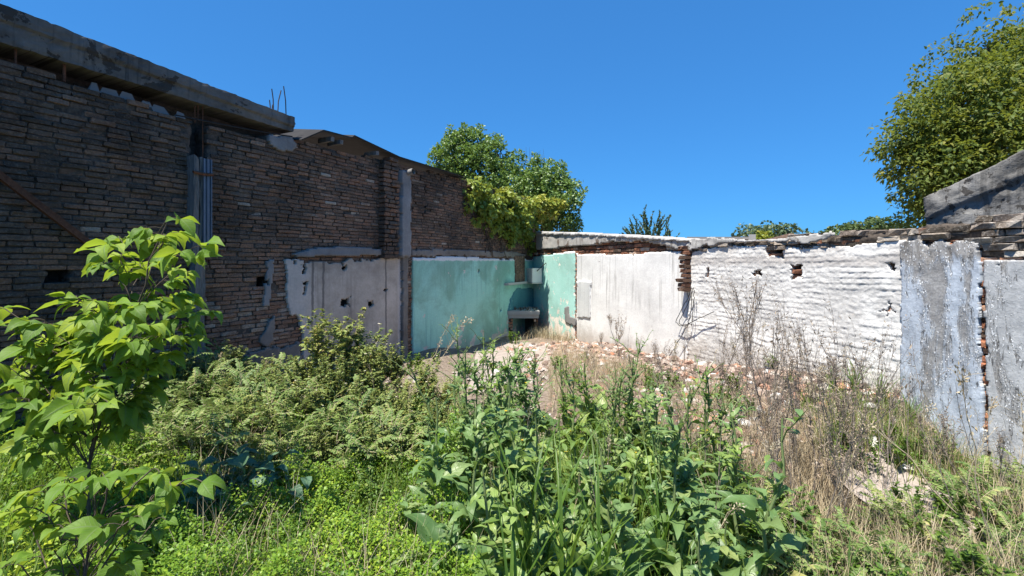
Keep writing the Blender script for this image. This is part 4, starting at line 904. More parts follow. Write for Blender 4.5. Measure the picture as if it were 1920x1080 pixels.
def vetch(h, nf, name='feathery_weed'):
    t = empty(name, (0, 0, 0)); lb = MB(); sb = MB()
    for k in range(nf):
        a = U(0, 6.28); e = U(.5, 1.35); L = h*U(.5, 1.); p = curve(np.array([rng.normal(0, .05), rng.normal(0, .05), 0]), azel(a, e)*L, .08*L, 8, .02); tube(sb, p, np.linspace(.007, .002, 8), 4, .5)
        for j in range(6):
            t0 = U(.2, 1.); q = along(p, np.array([t0]))[0]; a2 = a+U(-1.6, 1.6); e2 = U(-.1, .9); RL = U(.14, .26); r = curve(q, q+azel(a2, e2)*RL, .03, 6, .004); tube(sb, r, .0018, 3, .6)
            m = 11; u = np.linspace(.12, 1, m); pos = along(r, u); dr = unit(r[-1]-r[0]); sd_ = unit(np.cross(dr, UP)); nn = np.cross(sd_, dr)
            for s in (-1, 1): place(lb, LAN, pos, dr*.55+sd_*s+rng.normal(0, .12, (m, 3)), nn+rng.normal(0, .3, (m, 3)), U(.035, .055, m)*(1.1-.5*u), U(.035, .05, m), np.clip(U(0, .8)+rng.normal(0, .1, m), 0, 1))
    lb.build('foliage', M_vetch, t); sb.build('stem', M_stemt, t); return t
def rosette(n_, L0, e0, mat, name, tm=OBL, w=.6, hstem=.08):
    t = empty(name, (0, 0, 0)); lb = MB(); a = np.arange(n_)*2.4+U(0, .6, n_); e = U(*e0, n_); L = L0*U(.6, 1.2, n_)
    pos = np.stack([rng.normal(0, .03+hstem*.22, n_), rng.normal(0, .03+hstem*.22, n_), U(0, hstem, n_)], -1)
    place(lb, tm, pos, azel(a, e), azel(a+math.pi, np.pi/2-e)+rng.normal(0, .25, (n_, 3)), L, L*w, U(0, .8, n_)); lb.build('foliage', mat, t); return t
def smallweed(h, name='small_weed'):
    t = empty(name, (0, 0, 0)); lb = MB(); sb = MB(); out = []
    for k in range(rng.integers(4, 7)): branch(sb, np.array([rng.normal(0, .05), rng.normal(0, .05), 0]), azel(U(0, 6.28), U(.7, 1.4)), h*.7, .004, 1, out, .6, (3, 5), .2, .5)
    for pts, lev in out:
        m = 24; u = U(.1, 1, m); a = U(0, 6.28, m); e = U(-.1, 1., m); L = U(.018, .048, m); place(lb, OV_S, along(pts, u), azel(a, e), azel(a+math.pi, np.pi/2-e)+rng.normal(0, .3, (m, 3)), L, L*.8, U(0, .8, m))
    lb.build('foliage', M_grass, t); sb.build('stem', M_stemg, t); return t
def deadweed(h, lev=3, spread=.38, kids=(3, 5), bits=9, name='dead_weed', r=.009, lean=(0, 0)):
    t = empty(name, (0, 0, 0)); sb = MB(); lb = MB(); out = []
    branch(sb, np.zeros(3), unit(np.array([lean[0], lean[1], 1.])), h*.62, r, lev, out, spread, kids, .35, .5, 5, .6)
    for pts, lv in out:
        if lv < lev:
            m = bits; u = U(.1, 1, m); L = U(.012, .04, m); place(lb, LAN, along(pts, u), rng.normal(0, .7, (m, 3))+UP*.3, rng.normal(0, 1, (m, 3)), L, L*.7)
    sb.build('stem', M_stemd, t)
    if lb.n: lb.build('dead_leaves', M_deadleaf, t)
    return t
def stalk(h, lean, head=True, mat=None, name='dry_stalk'):
    t = empty(name, (0, 0, 0)); sb = MB(); p = curve((0, 0, 0), np.array([lean[0], lean[1], 1.])*h, .04*h, 8, .012); tube(sb, p, np.linspace(.0042, .0014, 8), 4, U(.2, .9))
    for k in range(10):
        u = U(.3, 1.); q = along(p, np.array([u]))[0]; e = q+unit(unit(p[-1]-p[0])+rng.normal(0, .45, 3))*h*U(.06, .2); tube(sb, curve(q, e, .01, 4, .004), [.0014, .0012, .001, .0008], 3, U(.3, .9))
    sb.build('stem', mat or M_stemt, t)
    if head:
        lb = MB(); m = 60; u = 1-U(0, 1, m)**2*.4; place(lb, DIA, along(p, u)+rng.normal(0, .015, (m, 3)), unit(p[-1]-p[0])+rng.normal(0, .6, (m, 3)), rng.normal(0, 1, (m, 3)), .022, .012); lb.build('seed_fronds', M_dry, t)
    return t
def scatter(protos, spots, group, label, sc=(.85, 1.15), tilt=.08):
    """spots: (px, Y[, scale]); the first uses move the originals, later ones copy them"""
    used = 0; res = []
    for sp in spots:
        x, Y = sp[0], sp[1]; s = (sp[2] if len(sp) > 2 else 1.)*U(*sc); loc = tuple(gp(x, Y, -.01)); pr = protos[used % len(protos)] if used < len(protos) else protos[rng.integers(len(protos))]
        if used < len(protos):
            o = pr; o.location = loc; o.rotation_euler = (rng.normal(0, tilt), rng.normal(0, tilt), U(0, 6.28)); o.scale = (s, s, s); o['group'] = group
        else: o = copy_tree(pr, loc, U(0, 6.28), s, None, group, (rng.normal(0, tilt), rng.normal(0, tilt)))
        o['label'] = label; res.append(o); used += 1
    return res
def area(n_, poly, ymin=0.):
    """n points of plan inside a polygon given as (photo column, distance), even over the ground"""
    P = np.array(poly, float); P = np.stack([(P[:, 0]-CX)/F*P[:, 1], P[:, 1]], -1); out = []
    while sum(len(o) for o in out) < n_:
        x = U(P[:, 0].min(), P[:, 0].max(), 4000); y = U(P[:, 1].min(), P[:, 1].max(), 4000); k = in_poly(x, y, P); out.append(np.stack([x[k], y[k]], -1))
    return np.concatenate(out)[:n_]
def aspots(n_, poly, sc=1., mind=.0):
    pts = []
    for x, y in area(n_*30, poly):
        if all((x-a)**2+(y-b_)**2 > mind*mind for a, b_ in pts): pts.append((x, y))
        if len(pts) >= n_: break
    return [(x/y*F+CX, y, sc) for x, y in pts]

# --- broad leaved weeds, the dense middle
pr = [broadleaf(U(.5, .95), rng.integers(7, 13), rng.integers(10, 20), U(1., 1.5), rng.integers(1, 6), True, 'broadleaf_weed', M_broad2 if k % 3 == 1 else None) for k in range(12)]
for o in pr: o['category'] = 'weed'
LB = 'leafy green weed with long wavy drooping leaves in the dense patch at the front'
scatter(pr, aspots(50, [(850, 4.9), (1010, 5.2), (1230, 4.4), (1330, 3.8), (1400, 3.0), (1450, 2.2), (760, 2.0), (740, 2.8), (800, 3.7)], 1., .19), 'broad leaved weeds in the middle of the lot', LB, (.75, 1.12))
pr2 = [broadleaf(U(.9, 1.1), 4, 24, .62, 9, True, 'broadleaf_weed', M_broad2 if k == 1 else None) for k in range(4)]
for o in pr2: o['category'] = 'weed'
scatter(pr2, [(868, 4.6, 1.05), (905, 4.9, 1.), (985, 4.7, .95), (1010, 5.1, .9), (945, 4.4, .9), (1060, 4.6, .8), (1150, 4.4, .8), (1245, 4.2, .8), (855, 4.2, .85), (1200, 4.7, .75), (1320, 3.9, .8), (1360, 3.6, .8), (930, 5.3, .85)]+[(U(840, 1420), U(3.1, 4.7), U(.75, .98)) for k in range(16)],
        'tall slim weeds at the back of the green patch', 'tall slim green weed with small yellow flowers rising at the back of the patch')
pr3 = [broadleaf(.42, 12, 8, 1.25, 1, False, 'large_leaf_weed') for k in range(3)]
for o in pr3: o['category'] = 'weed'
scatter(pr3, [(765, 2.75), (820, 2.5), (870, 2.3), (930, 2.5), (990, 2.35), (1090, 2.4), (1180, 2.3), (1270, 2.5), (1350, 2.45), (900, 2.9), (1050, 2.8), (1420, 2.7), (840, 3.0)],
        'low big leaved weeds at the very front', 'low weed with big pale veined leaves spreading at the very front')
# --- bushy olive weeds
pb = [bidens(U(.85, 1.0)) for k in range(4)]
for o in pb: o['category'] = 'weed'
bs_ = scatter(pb, [(598, 5.3, 1.2), (655, 5.5, 1.12), (690, 5.2, .8), (700, 5.7, .75), (755, 5.9, .75), (560, 5.0, .65), (620, 4.6, .7), (725, 5.0, .8), (785, 5.2, .7), (680, 4.4, .62), (800, 4.6, .5), (520, 4.7, .65), (825, 5.2, .5), (640, 5.0, .85), (745, 4.5, .6), (580, 4.4, .55), (540, 4.1, .5), (650, 4.0, .5), (720, 3.9, .48), (790, 4.1, .5), (480, 4.2, .5), (610, 3.7, .42), (430, 4.9, .6), (400, 5.5, .7), (350, 5.2, .6), (830, 4.6, .5), (700, 6.3, .8), (500, 5.5, .6)],
        'bushy olive weeds before the grey plaster', 'bushy olive weed with tiny leaves and cream flowers in the thicket by the grey plaster', (.95, 1.08))
bs_[0]['label'] = 'tallest bushy weed, olive and cream flowered, standing in front of the grey plaster'
# --- feathery sprawling weeds
pv = [vetch(U(.5, .65), 13) for k in range(4)]
for o in pv: o['category'] = 'weed'
scatter(pv, aspots(32, [(230, 4.9), (330, 5.6), (470, 5.6), (580, 5.0), (700, 4.4), (760, 3.9), (560, 3.45), (400, 3.5), (300, 3.7)], 1., .26), 'feathery grey green weeds', 'sprawling grey green weed with feathery leaves and pale twisted stems', (.8, 1.1), .15)
# --- saplings
def compound(lb, sb, q, a, e, L, n5=False, rn=None):
    d = azel(a, e); pe = q+d*L*.7-UP*.01; tube(sb, curve(q, pe, .01, 4), .0016, 3, .5); rn = U(.1, .9) if rn is None else rn
    for da, s, back in ((0, 1.1, 0), (1.0, .92, .0), (-1.0, .92, .0)) + (((1.15, .8, .35), (-1.15, .8, .35)) if n5 else ()):
        ee = e-U(-.1, .85); aa = a+da+rng.normal(0, .35); tm = BIG_OV if rng.random() < .6 else BIG_OV2; LL = L*s*U(.85, 1.15)
        place(lb, tm, [pe-(pe-q)*back], azel(aa, ee)[None], (azel(aa+math.pi, np.pi/2-ee)+rng.normal(0, .4, 3))[None], LL, LL*U(.58, .75), np.clip(rn+rng.normal(0, .12), 0, 1))
def sapling(base, spine, tips, Y, L, name, label, mat, tr=.016, per=4, cat='sapling', jy=.22):
    t = empty(name, tuple(base), label, cat); lb = MB(); sb = MB()
    sp = np.array([base]+[P3(x, y, Y) for x, y in spine]); tt = np.linspace(0, len(sp)-1, 14); sp = np.stack([np.interp(tt, np.arange(len(sp)), sp[:, k]) for k in range(3)], -1)+rng.normal(0, .008, (14, 3))*np.linspace(0, 1, 14)[:, None]
    tube(sb, sp, np.linspace(tr, tr*.25, 14), 7, .5)
    for x, y in tips:
        e = P3(x, y, Y+rng.normal(0, jy)); k = int(np.argmin(np.abs(sp[:, 2]-(e[2]-.28-.35*abs(e[0]-sp[np.argmin(np.abs(sp[:, 2]-e[2])), 0]))))); s = sp[max(1, k)]
        c = curve(s, e, .03, 6, .012); tube(sb, c, np.linspace(tr*.35, .0025, 6), 4, .5); out = math.atan2(*(e-s)[[1, 0]])
        for j in range(per):
            u = 1. if j == 0 else U(.62, 1.); q = along(c, np.array([u]))[0]; compound(lb, sb, q, out+(rng.normal(0, .4) if j == 0 else U(-2.6, 2.6)), U(.0, .5), L*U(.55, 1.15)*(1. if j else .9), rng.random() < .35)
    lb.build('foliage', mat, t); sb.build('stem', M_bark, t); return t
tips1 = [(223, 445), (312, 412), (306, 440), (352, 470), (205, 497), (262, 492), (330, 508), (140, 558), (199, 560), (275, 541), (372, 582), (340, 610), (10, 580), (84, 600), (36, 620), (75, 645), (171, 628), (255, 612), (298, 630), (60, 675), (120, 690),
         (180, 668), (230, 692), (275, 690), (325, 652), (8, 655), (52, 748), (160, 730), (190, 752), (24, 730), (127, 752), (60, 785), (186, 770), (225, 774), (250, 742), (110, 640), (215, 640), (150, 690), (300, 560), (245, 575), (330, 560), (20, 690), (95, 720), (140, 790), (200, 800), (235, 770), (100, 800), (265, 720), (70, 830), (160, 765), (290, 670), (140, 620), (205, 590), (250, 660)]
sapling(gp(168, 2.8, -.03), [(165, 880), (185, 800), (215, 720), (240, 620), (275, 520), (300, 440), (312, 405)], tips1, 2.8, .14, 'broadleaf_sapling', 'tall bright green sapling in sunlight before the dark brick wall', M_sap, .010, 6)
tips2 = [(90, 912), (120, 905), (160, 900), (190, 890), (230, 885), (285, 880), (310, 897), (345, 900), (211, 960), (245, 975), (290, 975), (67, 953), (60, 992), (130, 985), (208, 1038), (240, 1038), (211, 1066), (100, 1030), (150, 1060), (40, 1060)]
sapling(gp(150, 1.75, -.03), [(160, 1070), (178, 1000), (200, 920), (214, 870)], tips2, 1.75, .10, 'broadleaf_sapling', 'small yellow green sapling low in the corner below the tall one', M_sap, .007, 3, jy=.12)
sapling(gp(622, 3.3, -.02), [(620, 960), (612, 900), (608, 880)], [(590, 905), (610, 885), (640, 905), (600, 930), (630, 935), (650, 920), (585, 940)], 3.3, .055, 'young_sapling', 'tiny lime green seedling tree among the bright ground cover', M_sap, .006, 2, jy=.08)
# crinkled dark plant
o = rosette(110, .085, (.0, 1.4), M_dark, 'crinkled_plant', BIG_OV2, .8, .30); o.location = tuple(gp(445, 3.05)); tag(o, 'dark blue green plant with crinkled leaves beside the bright ground cover', 'plant'); o.scale = (1.5,)*3
o2 = rosette(40, .10, (.1, 1.4), M_dark, 'crinkled_plant', BIG_OV2, .8, .2); o2.location = tuple(gp(380, 2.9)); tag(o2, 'smaller dark crinkled plant in the shade of the small sapling', 'plant')
# --- small weeds
ps = [smallweed(U(.3, .42)) for k in range(4)]+[vetch(U(.3, .4), 7, 'small_weed') for k in range(2)]
for o in ps: o['category'] = 'weed'
scatter(ps, aspots(34, [(1400, 3.3), (1560, 3.2), (1760, 3.3), (1990, 3.6), (1990, 2.3), (1400, 2.2)], .85, .16), 'small weeds at the front right', 'small fresh green weed with oval leaves in the front corner by the silver wall')
ps2 = [smallweed(U(.25, .35)) for k in range(3)]
for o in ps2: o['category'] = 'weed'
scatter(ps2, aspots(16, [(1540, 4.4), (1700, 4.4), (1830, 4.0), (1900, 3.7), (1760, 3.9), (1600, 4.0)], .8, .2)+[(420, 3.2, .8), (520, 2.9, .7), (600, 2.6, .6), (690, 3.4, .8), (740, 3.0, .7), (560, 3.6, .9), (480, 2.5, .6), (660, 2.3, .6), (390, 3.7, .9), (710, 3.9, 1.), (640, 3.8, .9)]+[(U(230, 800), U(4., 5.6), U(.8, 1.25)) for k in range(22)]+[(U(1050, 1500), U(4.6, 8.), U(.5, .9)) for k in range(26)]+[(930, 8.6, .7), (965, 11.5, .9), (1100, 8.5, .6), (820, 8.5, .7), (870, 7.2, .8), (455, 5.9, 1.), (420, 5.7, 1.2), (500, 6., .9), (380, 5.2, 1.2), (770, 7.4, .9), (1000, 7.6, .7), (700, 6.9, 1.)],
        'scattered small weeds', 'scattered small green weed on the bare ground near the walls')
# --- dead weeds and stalks
def deadfan():
    t = empty('dead_weed', (0, 0, 0)); sb = MB(); lb = MB(); out = []
    for dx, dy, L, r, kk in ((-.42, .1, 1.15, .009, 3), (-.30, -.1, .8, .006, 2), (-.05, .1, .75, .006, 2), (.12, 0, .85, .006, 2), (.32, .1, .75, .005, 2), (-.62, .1, .7, .005, 2), (.5, -.1, .55, .004, 2)):
        branch(sb, np.array([rng.normal(0, .03), rng.normal(0, .03), 0]), unit(np.array([dx, dy, 1.])), L, r, kk-1, out, .42, (5, 9), .3, .5, 5, .5)
    for pts, lv in out:
        m = 7; u = U(.3, 1, m); L = U(.012, .04, m); place(lb, LAN, along(pts, u), rng.normal(0, .7, (m, 3))-UP*.3, rng.normal(0, 1, (m, 3)), L, L*.7)
    sb.build('stem', M_stemd, t); lb.build('dead_leaves', M_deadleaf, t); return t
pd = [deadfan(), deadweed(.9, 3, .36, (4, 6), 5, r=.007), deadweed(.8, 2, .34, (5, 8), 6, r=.006)]
for o in pd: o['category'] = 'weed'
pd[0].location = tuple(gp(1448, 4.75)); pd[0].rotation_euler = (0, 0, 0); pd[0].scale = (1.0,)*3; tag(pd[0], 'tallest dead grey brown weed, branching wide in front of the white brick wall', 'weed', 'dead weeds')
pd[1].location = tuple(gp(1163, 8.4)); tag(pd[1], 'dead brown weed branching before the streaked white plaster', 'weed', 'dead weeds')
pd[2].location = tuple(gp(1500, 4.6)); tag(pd[2], 'dead brown weed standing among the dry stalks before the white brick wall', 'weed', 'dead weeds')
pw_ = [deadweed(1.5, 2, .20, (5, 9), 3, r=.0042), deadweed(1.35, 2, .26, (4, 8), 4, r=.0038, lean=(-.15, 0)), deadweed(1.3, 3, .24, (3, 5), 2, r=.0040)]
for o in pw_: o['category'] = 'weed'
scatter(pw_, [(1335, 4.9, .8), (1375, 4.4, .95), (1405, 3.9, .9), (1432, 4.6, 1.), (1462, 4.1, 1.05), (1478, 5.1, .95), (1505, 3.6, .95), (1522, 4.4, 1.1), (1548, 3.9, 1.), (1570, 4.7, .95), (1592, 3.7, 1.), (1615, 4.4, .9), (1640, 3.9, .9), (1668, 3.5, .8), (1300, 5.4, .7), (1255, 5.0, .65), (1210, 5.6, .6), (1120, 6.2, .55), (1180, 4.5, .7), (1310, 3.6, .75), (1450, 3.1, .85), (1540, 3.0, .85), (1700, 3.8, .75), (1765, 3.5, .7), (1350, 6.0, .7), (1400, 5.6, .75), (1280, 6.6, .6), (1240, 7.2, .55), (1590, 3.1, .8), (1490, 2.7, .75)],
        'wispy dead stalks along the right wall', 'tall wispy dead stalk standing before the whitewashed wall among dry grass', (.9, 1.1), .12)
LD = 'thin dead weed among the dry stalks and rubble along the whitewashed wall'
for x, Y, s, k in [(1395, 5.3, .8, 2), (1545, 4.4, 1., 1), (1585, 4.7, .9, 2), (1490, 4.0, .9, 2), (1440, 3.8, .8, 1), (1230, 7.6, .55, 2), (1255, 7.4, .5, 1), (1205, 8.3, .5, 2), (1135, 9., .5, 1), (1320, 6.5, .5, 2), (1620, 4.1, .8, 1), (1525, 3.5, .85, 2), (1345, 5.6, .6, 1), (1665, 4.3, .75, 2), (1640, 3.6, .7, 1), (1730, 3.9, .6, 2), (1800, 3.7, .7, 1), (1470, 3.3, .7, 2), (1875, 3.4, .7, 2), (1290, 5.6, .5, 1), (1100, 7.5, .45, 2), (1060, 8.6, .4, 1), (1580, 3.2, .7, 1)]:
    copy_tree(pd[k], tuple(gp(x, Y, -.01)), U(0, 6.28), s*U(.9, 1.15), LD, 'dead weeds', (rng.normal(0, .1), rng.normal(0, .1)))
pk = [stalk(1.0, (.1, 0)), stalk(1.1, (-.35, .1), False), stalk(.9, (.3, -.1)), stalk(1.1, (.05, .1), False, M_stemd)]
for o in pk: o['category'] = 'stalk'
o = copy_tree(pk[2], tuple(gp(765, 5.5)), .2, 1.35, 'pale feathery dry stalk leaning in front of the green plaster', 'dry stalks', (0, .28)); o['category'] = 'stalk'
o = copy_tree(pk[0], tuple(gp(760, 5.6)), .5, 1.2, 'second pale dry stalk crossing behind the leaning feathery one', 'dry stalks', (0, .42)); o['category'] = 'stalk'
SPK = [(1864, 2.75, 1.2, -.3), (1850, 3.0, 1.2, -.4), (1900, 3.2, 1., -.25), (1800, 3.1, .9, -.3), (1700, 3.3, .8, -.25), (1760, 3.5, .8, -.4), (1835, 3.6, .8, -.35), (1530, 3.0, .9, 0), (1335, 2.7, .75, .0), (1440, 3.5, .9, .1), (1620, 4.2, .8, -.2), (1560, 4.0, .9, .12), (1500, 4.4, .9, 0), (1460, 4.6, .9, .05), (1680, 4.0, .8, -.3), (1390, 4.2, .7, .05), (1600, 3.4, .9, -.1),
       (1220, 3.9, .65, -.2), (1190, 4.6, .6, .1), (1290, 4.5, .6, -.1), (1260, 5., .6, .1), (1100, 5.4, .5, 0), (1170, 5.6, .5, .1), (1060, 5.8, .5, -.1), (1130, 6.2, .5, 0), (1910, 2.6, 1., -.2), (1740, 2.9, .7, -.3), (1640, 3.1, .8, -.1)]+[(U(1090, 1900), U(3.3, 6.2), U(.45, .95), rng.normal(-.08, .16)) for k in range(60)]+[(U(250, 830), U(4., 5.8), U(.4, .75), rng.normal(0, .25)) for k in range(18)]+[(U(850, 1400), U(2.5, 4.2), U(.5, .85), rng.normal(0, .2)) for k in range(16)]
SPK = [q for q in SPK if (q[0]-CX)/F*q[1] < 5.78-.356*q[1]-.25]
for j, (x, Y, s, ln) in enumerate(SPK):
    loc = tuple(gp(x, Y, -.01)); lb_ = 'thin dry stalk standing in the weeds along the whitewashed wall' if x > 1400 else ('thin dry stalk rising out of the broad leaved weeds and dry grass' if x > 840 else 'thin dry stalk among the bushy and feathery weeds')
    if j < 4: o = pk[j]; o.location = loc; o.scale = (s,)*3; o.rotation_euler = (0, ln, U(-.4, .4)); tag(o, lb_, 'stalk', 'dry stalks')
    else: copy_tree(pk[rng.integers(4)], loc, U(-.5, .5), s*U(.85, 1.1), lb_, 'dry stalks', (rng.normal(0, .12), ln))
# --- long grass tufts
def tuft(n_, L, name='grass_tuft', w=.011, el=(.9, 1.5)):
    t = empty(name, (0, 0, 0)); b = MB(); a = U(0, 6.28, n_); e = U(*el, n_); l = L*U(.55, 1.15, n_)
    place(b, BLD, np.stack([rng.normal(0, .02, n_), rng.normal(0, .02, n_), np.zeros(n_)], -1), azel(a, e), azel(a+math.pi, np.pi/2-e), l, w, U(.1, .6, n_)); b.build('blades', M_grass, t); return t
tf = [tuft(12, .95, el=(1.1, 1.5), w=.010), tuft(9, .5), tuft(26, .4, w=.007)]
for o in tf: o['category'] = 'grass'
for j, (x, Y, s, k) in enumerate([(990, 2.25, 1.1, 0), (430, 2.15, .8, 1), (500, 2.1, .85, 2), (1060, 2.2, 1., 0), (1130, 2.3, .9, 0), (960, 2.0, .9, 0), (1590, 2.5, .7, 1), (470, 2.25, .8, 1), (1240, 2.6, .8, 0), (640, 5.2, .8, 1), (540, 2.6, .6, 1), (1650, 4.9, .9, 2), (1600, 5.2, .9, 2), (1700, 4.6, .9, 2), (1560, 5.3, .8, 2), (1670, 4.5, .9, 2), (1480, 5.7, .7, 2)]):
    loc = tuple(gp(x, Y, -.01)); lb_ = 'tuft of long arching grass blades at the very front of the weeds' if j < 9 else ('tuft of green grass growing at the foot of the whitewashed wall' if x > 1450 else 'thin tuft of upright grass among the bushy weeds')
    if j in (0, 1, 2): o = tf[k]; o.location = loc; o.scale = (s,)*3; tag(o, lb_, 'grass', 'grass tufts')
    else: copy_tree(tf[k], loc, U(0, 6.28), s, lb_, 'grass tufts')

# ---------------------------------------------------------------- what nobody could count
def cover(n_, poly, hmax, L, mat, name, label, cat, tm=DIA, rr=(0, 1), nseed=0, el=(-.2, 1.2), thresh=0., wd=1., zmin=.0):
    p = area(n_, poly); x, y = p[:, 0], p[:, 1]; m = fbm(x*2.2, y*2.2, seed=60+nseed); k = (m > thresh) & ~bare(x, y); x, y, m = x[k], y[k], m[k]; N = len(x)
    hh = hmax*np.clip((m-thresh)*2.2+.1, .1, 1.2)*(.55+.9*vnoise(x*7, y*7, None, 65)); z = gz(x, y)+zmin+hh*rng.random(N)**.6
    a = U(0, 6.28, N); e = U(*el, N); l = L*U(.6, 1.3, N); b = MB(); col = np.clip(rng.random(N)*.6+(fbm(x*1.6+5, y*1.6, seed=70)-.3)*.9, 0, 1)*(rr[1]-rr[0])+rr[0]
    place(b, tm, np.stack([x, y, z], -1), azel(a, e), azel(a+math.pi, np.pi/2-e)+rng.normal(0, .3, (N, 3)), l, l*wd, col)
    return tag(b.build(name, mat), label, cat, kind='stuff')
cover(95000, [(330, 4.0), (560, 4.3), (840, 4.1), (900, 3.0), (900, 1.9), (300, 1.9), (300, 3.)], .42, .017, M_cover, 'ground_cover', 'bright green low ground cover of tiny leaves at the front', 'ground cover', nseed=1, wd=1.15, thresh=.33)
cover(26000, [(330, 4.2), (560, 4.5), (860, 4.3), (900, 2.), (340, 2.)], .22, .02, M_grass, 'ground_cover', 'darker green creeping leaves in the hollows of the bright ground cover', 'ground cover', nseed=9, tm=LAN, wd=1.2)
cover(26000, [(0, 5.3), (330, 5.0), (420, 3.9), (330, 2.), (-150, 2.), (-150, 4.)], .22, .026, M_cover, 'ground_cover', 'mixed low green weeds under the tall sapling', 'ground cover', nseed=2)
cover(46000, [(840, 4.8), (1330, 4.4), (1480, 3.3), (1950, 3.2), (2000, 2.2), (860, 1.9)], .24, .017, M_grass, 'undergrowth', 'low leafy undergrowth between the broad leaved weeds', 'undergrowth', nseed=3, thresh=.36)
cover(16000, [(480, 5.6), (860, 6.1), (880, 4.4), (600, 3.9), (430, 4.4)], .30, .024, M_olive, 'undergrowth', 'olive brown undergrowth among the bushy weeds', 'undergrowth', nseed=4, tm=LAN)
def grass(n_, poly, hl, w, mat, name, label, cat, lean=(.7, 1.5), rr=(0, 1), nseed=0, thresh=.0, tm=THINB, gap=0.):
    p = area(n_, poly); x, y = p[:, 0], p[:, 1]; m = fbm(x*1.7, y*1.7, seed=80+nseed); k = (m > thresh) & ~bare(x, y) & (x < 5.78-.356*y-gap*(.6+.8*fbm(x*1.5, y*1.5, seed=95))); x, y = x[k], y[k]; N = len(x)
    a = U(0, 6.28, N); e = U(*lean, N); b = MB(); l = U(*hl, N)*(.6+.8*m[k])
    place(b, tm, np.stack([x, y, gz(x, y)-.01], -1), azel(a, e), azel(a+math.pi, np.pi/2-e), l, w, np.clip(U(0, 1, N)*(rr[1]-rr[0])+rr[0], 0, 1)); return tag(b.build(name, mat), label, cat, kind='stuff')
grass(9000, [(-120, 4.4), (200, 4.3), (370, 3.5), (330, 2.2), (-150, 2.)], (.14, .36), .0045, M_grass, 'grass', 'bright green grass under the tall sapling', 'grass', nseed=1)
grass(2200, [(330, 4.2), (700, 4.0), (880, 3.0), (880, 2.), (340, 2.)], (.2, .5), .0022, M_dry, 'dry_grass', 'dry straws sticking out of the bright ground cover', 'dry grass', nseed=11, thresh=.45)
grass(4500, [(330, 4.2), (700, 4.0), (880, 3.0), (880, 2.), (340, 2.)], (.12, .3), .003, M_grass, 'grass', 'fine grass through the bright ground cover', 'grass', nseed=2)
grass(9500, [(1030, 9.6), (1180, 8.2), (1400, 5.6), (1560, 4.4), (1480, 3.6), (1300, 4.3), (1030, 5.6)], (.12, .40), .0016, M_dry, 'dry_grass', 'dry tan grass over the rubble beside the whitewashed wall', 'dry grass', nseed=3, thresh=.3, gap=1.25)
grass(3800, [(1450, 4.6), (1690, 4.7), (1850, 4.1), (1990, 3.7), (1990, 2.4), (1600, 2.7), (1400, 3.4)], (.15, .45), .0016, M_dry, 'dry_grass', 'dry grass and straw in front of the silver painted wall', 'dry grass', nseed=4, thresh=.38)
grass(2600, [(1450, 5.6), (1690, 4.75), (1850, 4.1), (1990, 3.7), (1990, 3.0), (1560, 3.9)], (.12, .36), .003, M_grass, 'grass', 'green grass at the foot of the silver painted wall', 'grass', rr=(.3, 1), nseed=5, thresh=.4)
grass(3000, [(480, 5.8), (860, 6.2), (880, 4.4), (600, 3.9), (430, 4.4)], (.15, .45), .0025, M_dry, 'dry_grass', 'dry straw among the bushy olive weeds', 'dry grass', lean=(.2, 1.2), nseed=6)
grass(1500, [(960, 12.6), (1080, 11.4), (1170, 8.8), (1010, 8.), (880, 8.5)], (.1, .35), .003, M_dry, 'dry_grass', 'dry grass tufts before the sunny green plaster', 'dry grass', nseed=7, thresh=.45)
grass(3200, [(1400, 3.3), (1560, 3.2), (1760, 3.2), (1990, 3.4), (1990, 2.2), (1450, 2.2)], (.15, .42), .0016, M_dry, 'dry_grass', 'straw tangled through the weeds in the front corner', 'dry grass', nseed=12, thresh=.35)
grass(2500, [(840, 4.8), (1330, 4.4), (1450, 3.0), (1420, 2.1), (780, 2.1)], (.2, .5), .0035, M_grass, 'grass', 'green grass blades between the broad leaved weeds', 'grass', rr=(.2, 1), nseed=13)
grass(700, [(1000, 13.2), (1075, 11.6), (1075, 11.2), (990, 12.6)], (.15, .45), .003, M_dry, 'dry_grass', 'dry straw against the sunny green plaster', 'dry grass', nseed=8)

# rubble: rounded broken lumps
def rock_tmpl(seed):
    R = np.random.default_rng(seed); g = np.linspace(-1, 1, 3); V = []; Q = []
    for ax_ in range(3):
        for s in (-1, 1):
            o = len(V)
            for i in g:
                for j in g:
                    v = [0, 0, 0]; v[ax_] = s; v[(ax_+1) % 3] = i; v[(ax_+2) % 3] = j; V.append(v)
            for i in range(2):
                for j in range(2):
                    q = (o+i*3+j, o+i*3+3+j, o+i*3+4+j, o+i*3+1+j); Q.append(q if s > 0 else q[::-1])
    V = np.array(V, float); k = V/np.maximum(np.linalg.norm(V, axis=1, keepdims=True), .01); V = V*.62+k*.42
    V = V*(1+.35*(vnoise(V[:, 0]*1.7+seed, V[:, 1]*1.7, V[:, 2]*1.7, seed)[:, None]-.5)); return V*R.uniform(.6, 1.2, 3), np.array(Q)
RT = [rock_tmpl(k) for k in range(7)]
M_rub = brick_mat('rubble_lump', [(0, (.11, .08, .065)), (.22, (.21, .15, .12)), (.45, (.31, .225, .18)), (.6, (.48, .44, .39)), (.80, (.38, .25, .19)), (.92, (.44, .22, .14)), (.96, (.55, .53, .5)), (1, (.66, .65, .63))], (.5, .46, .42), .5)
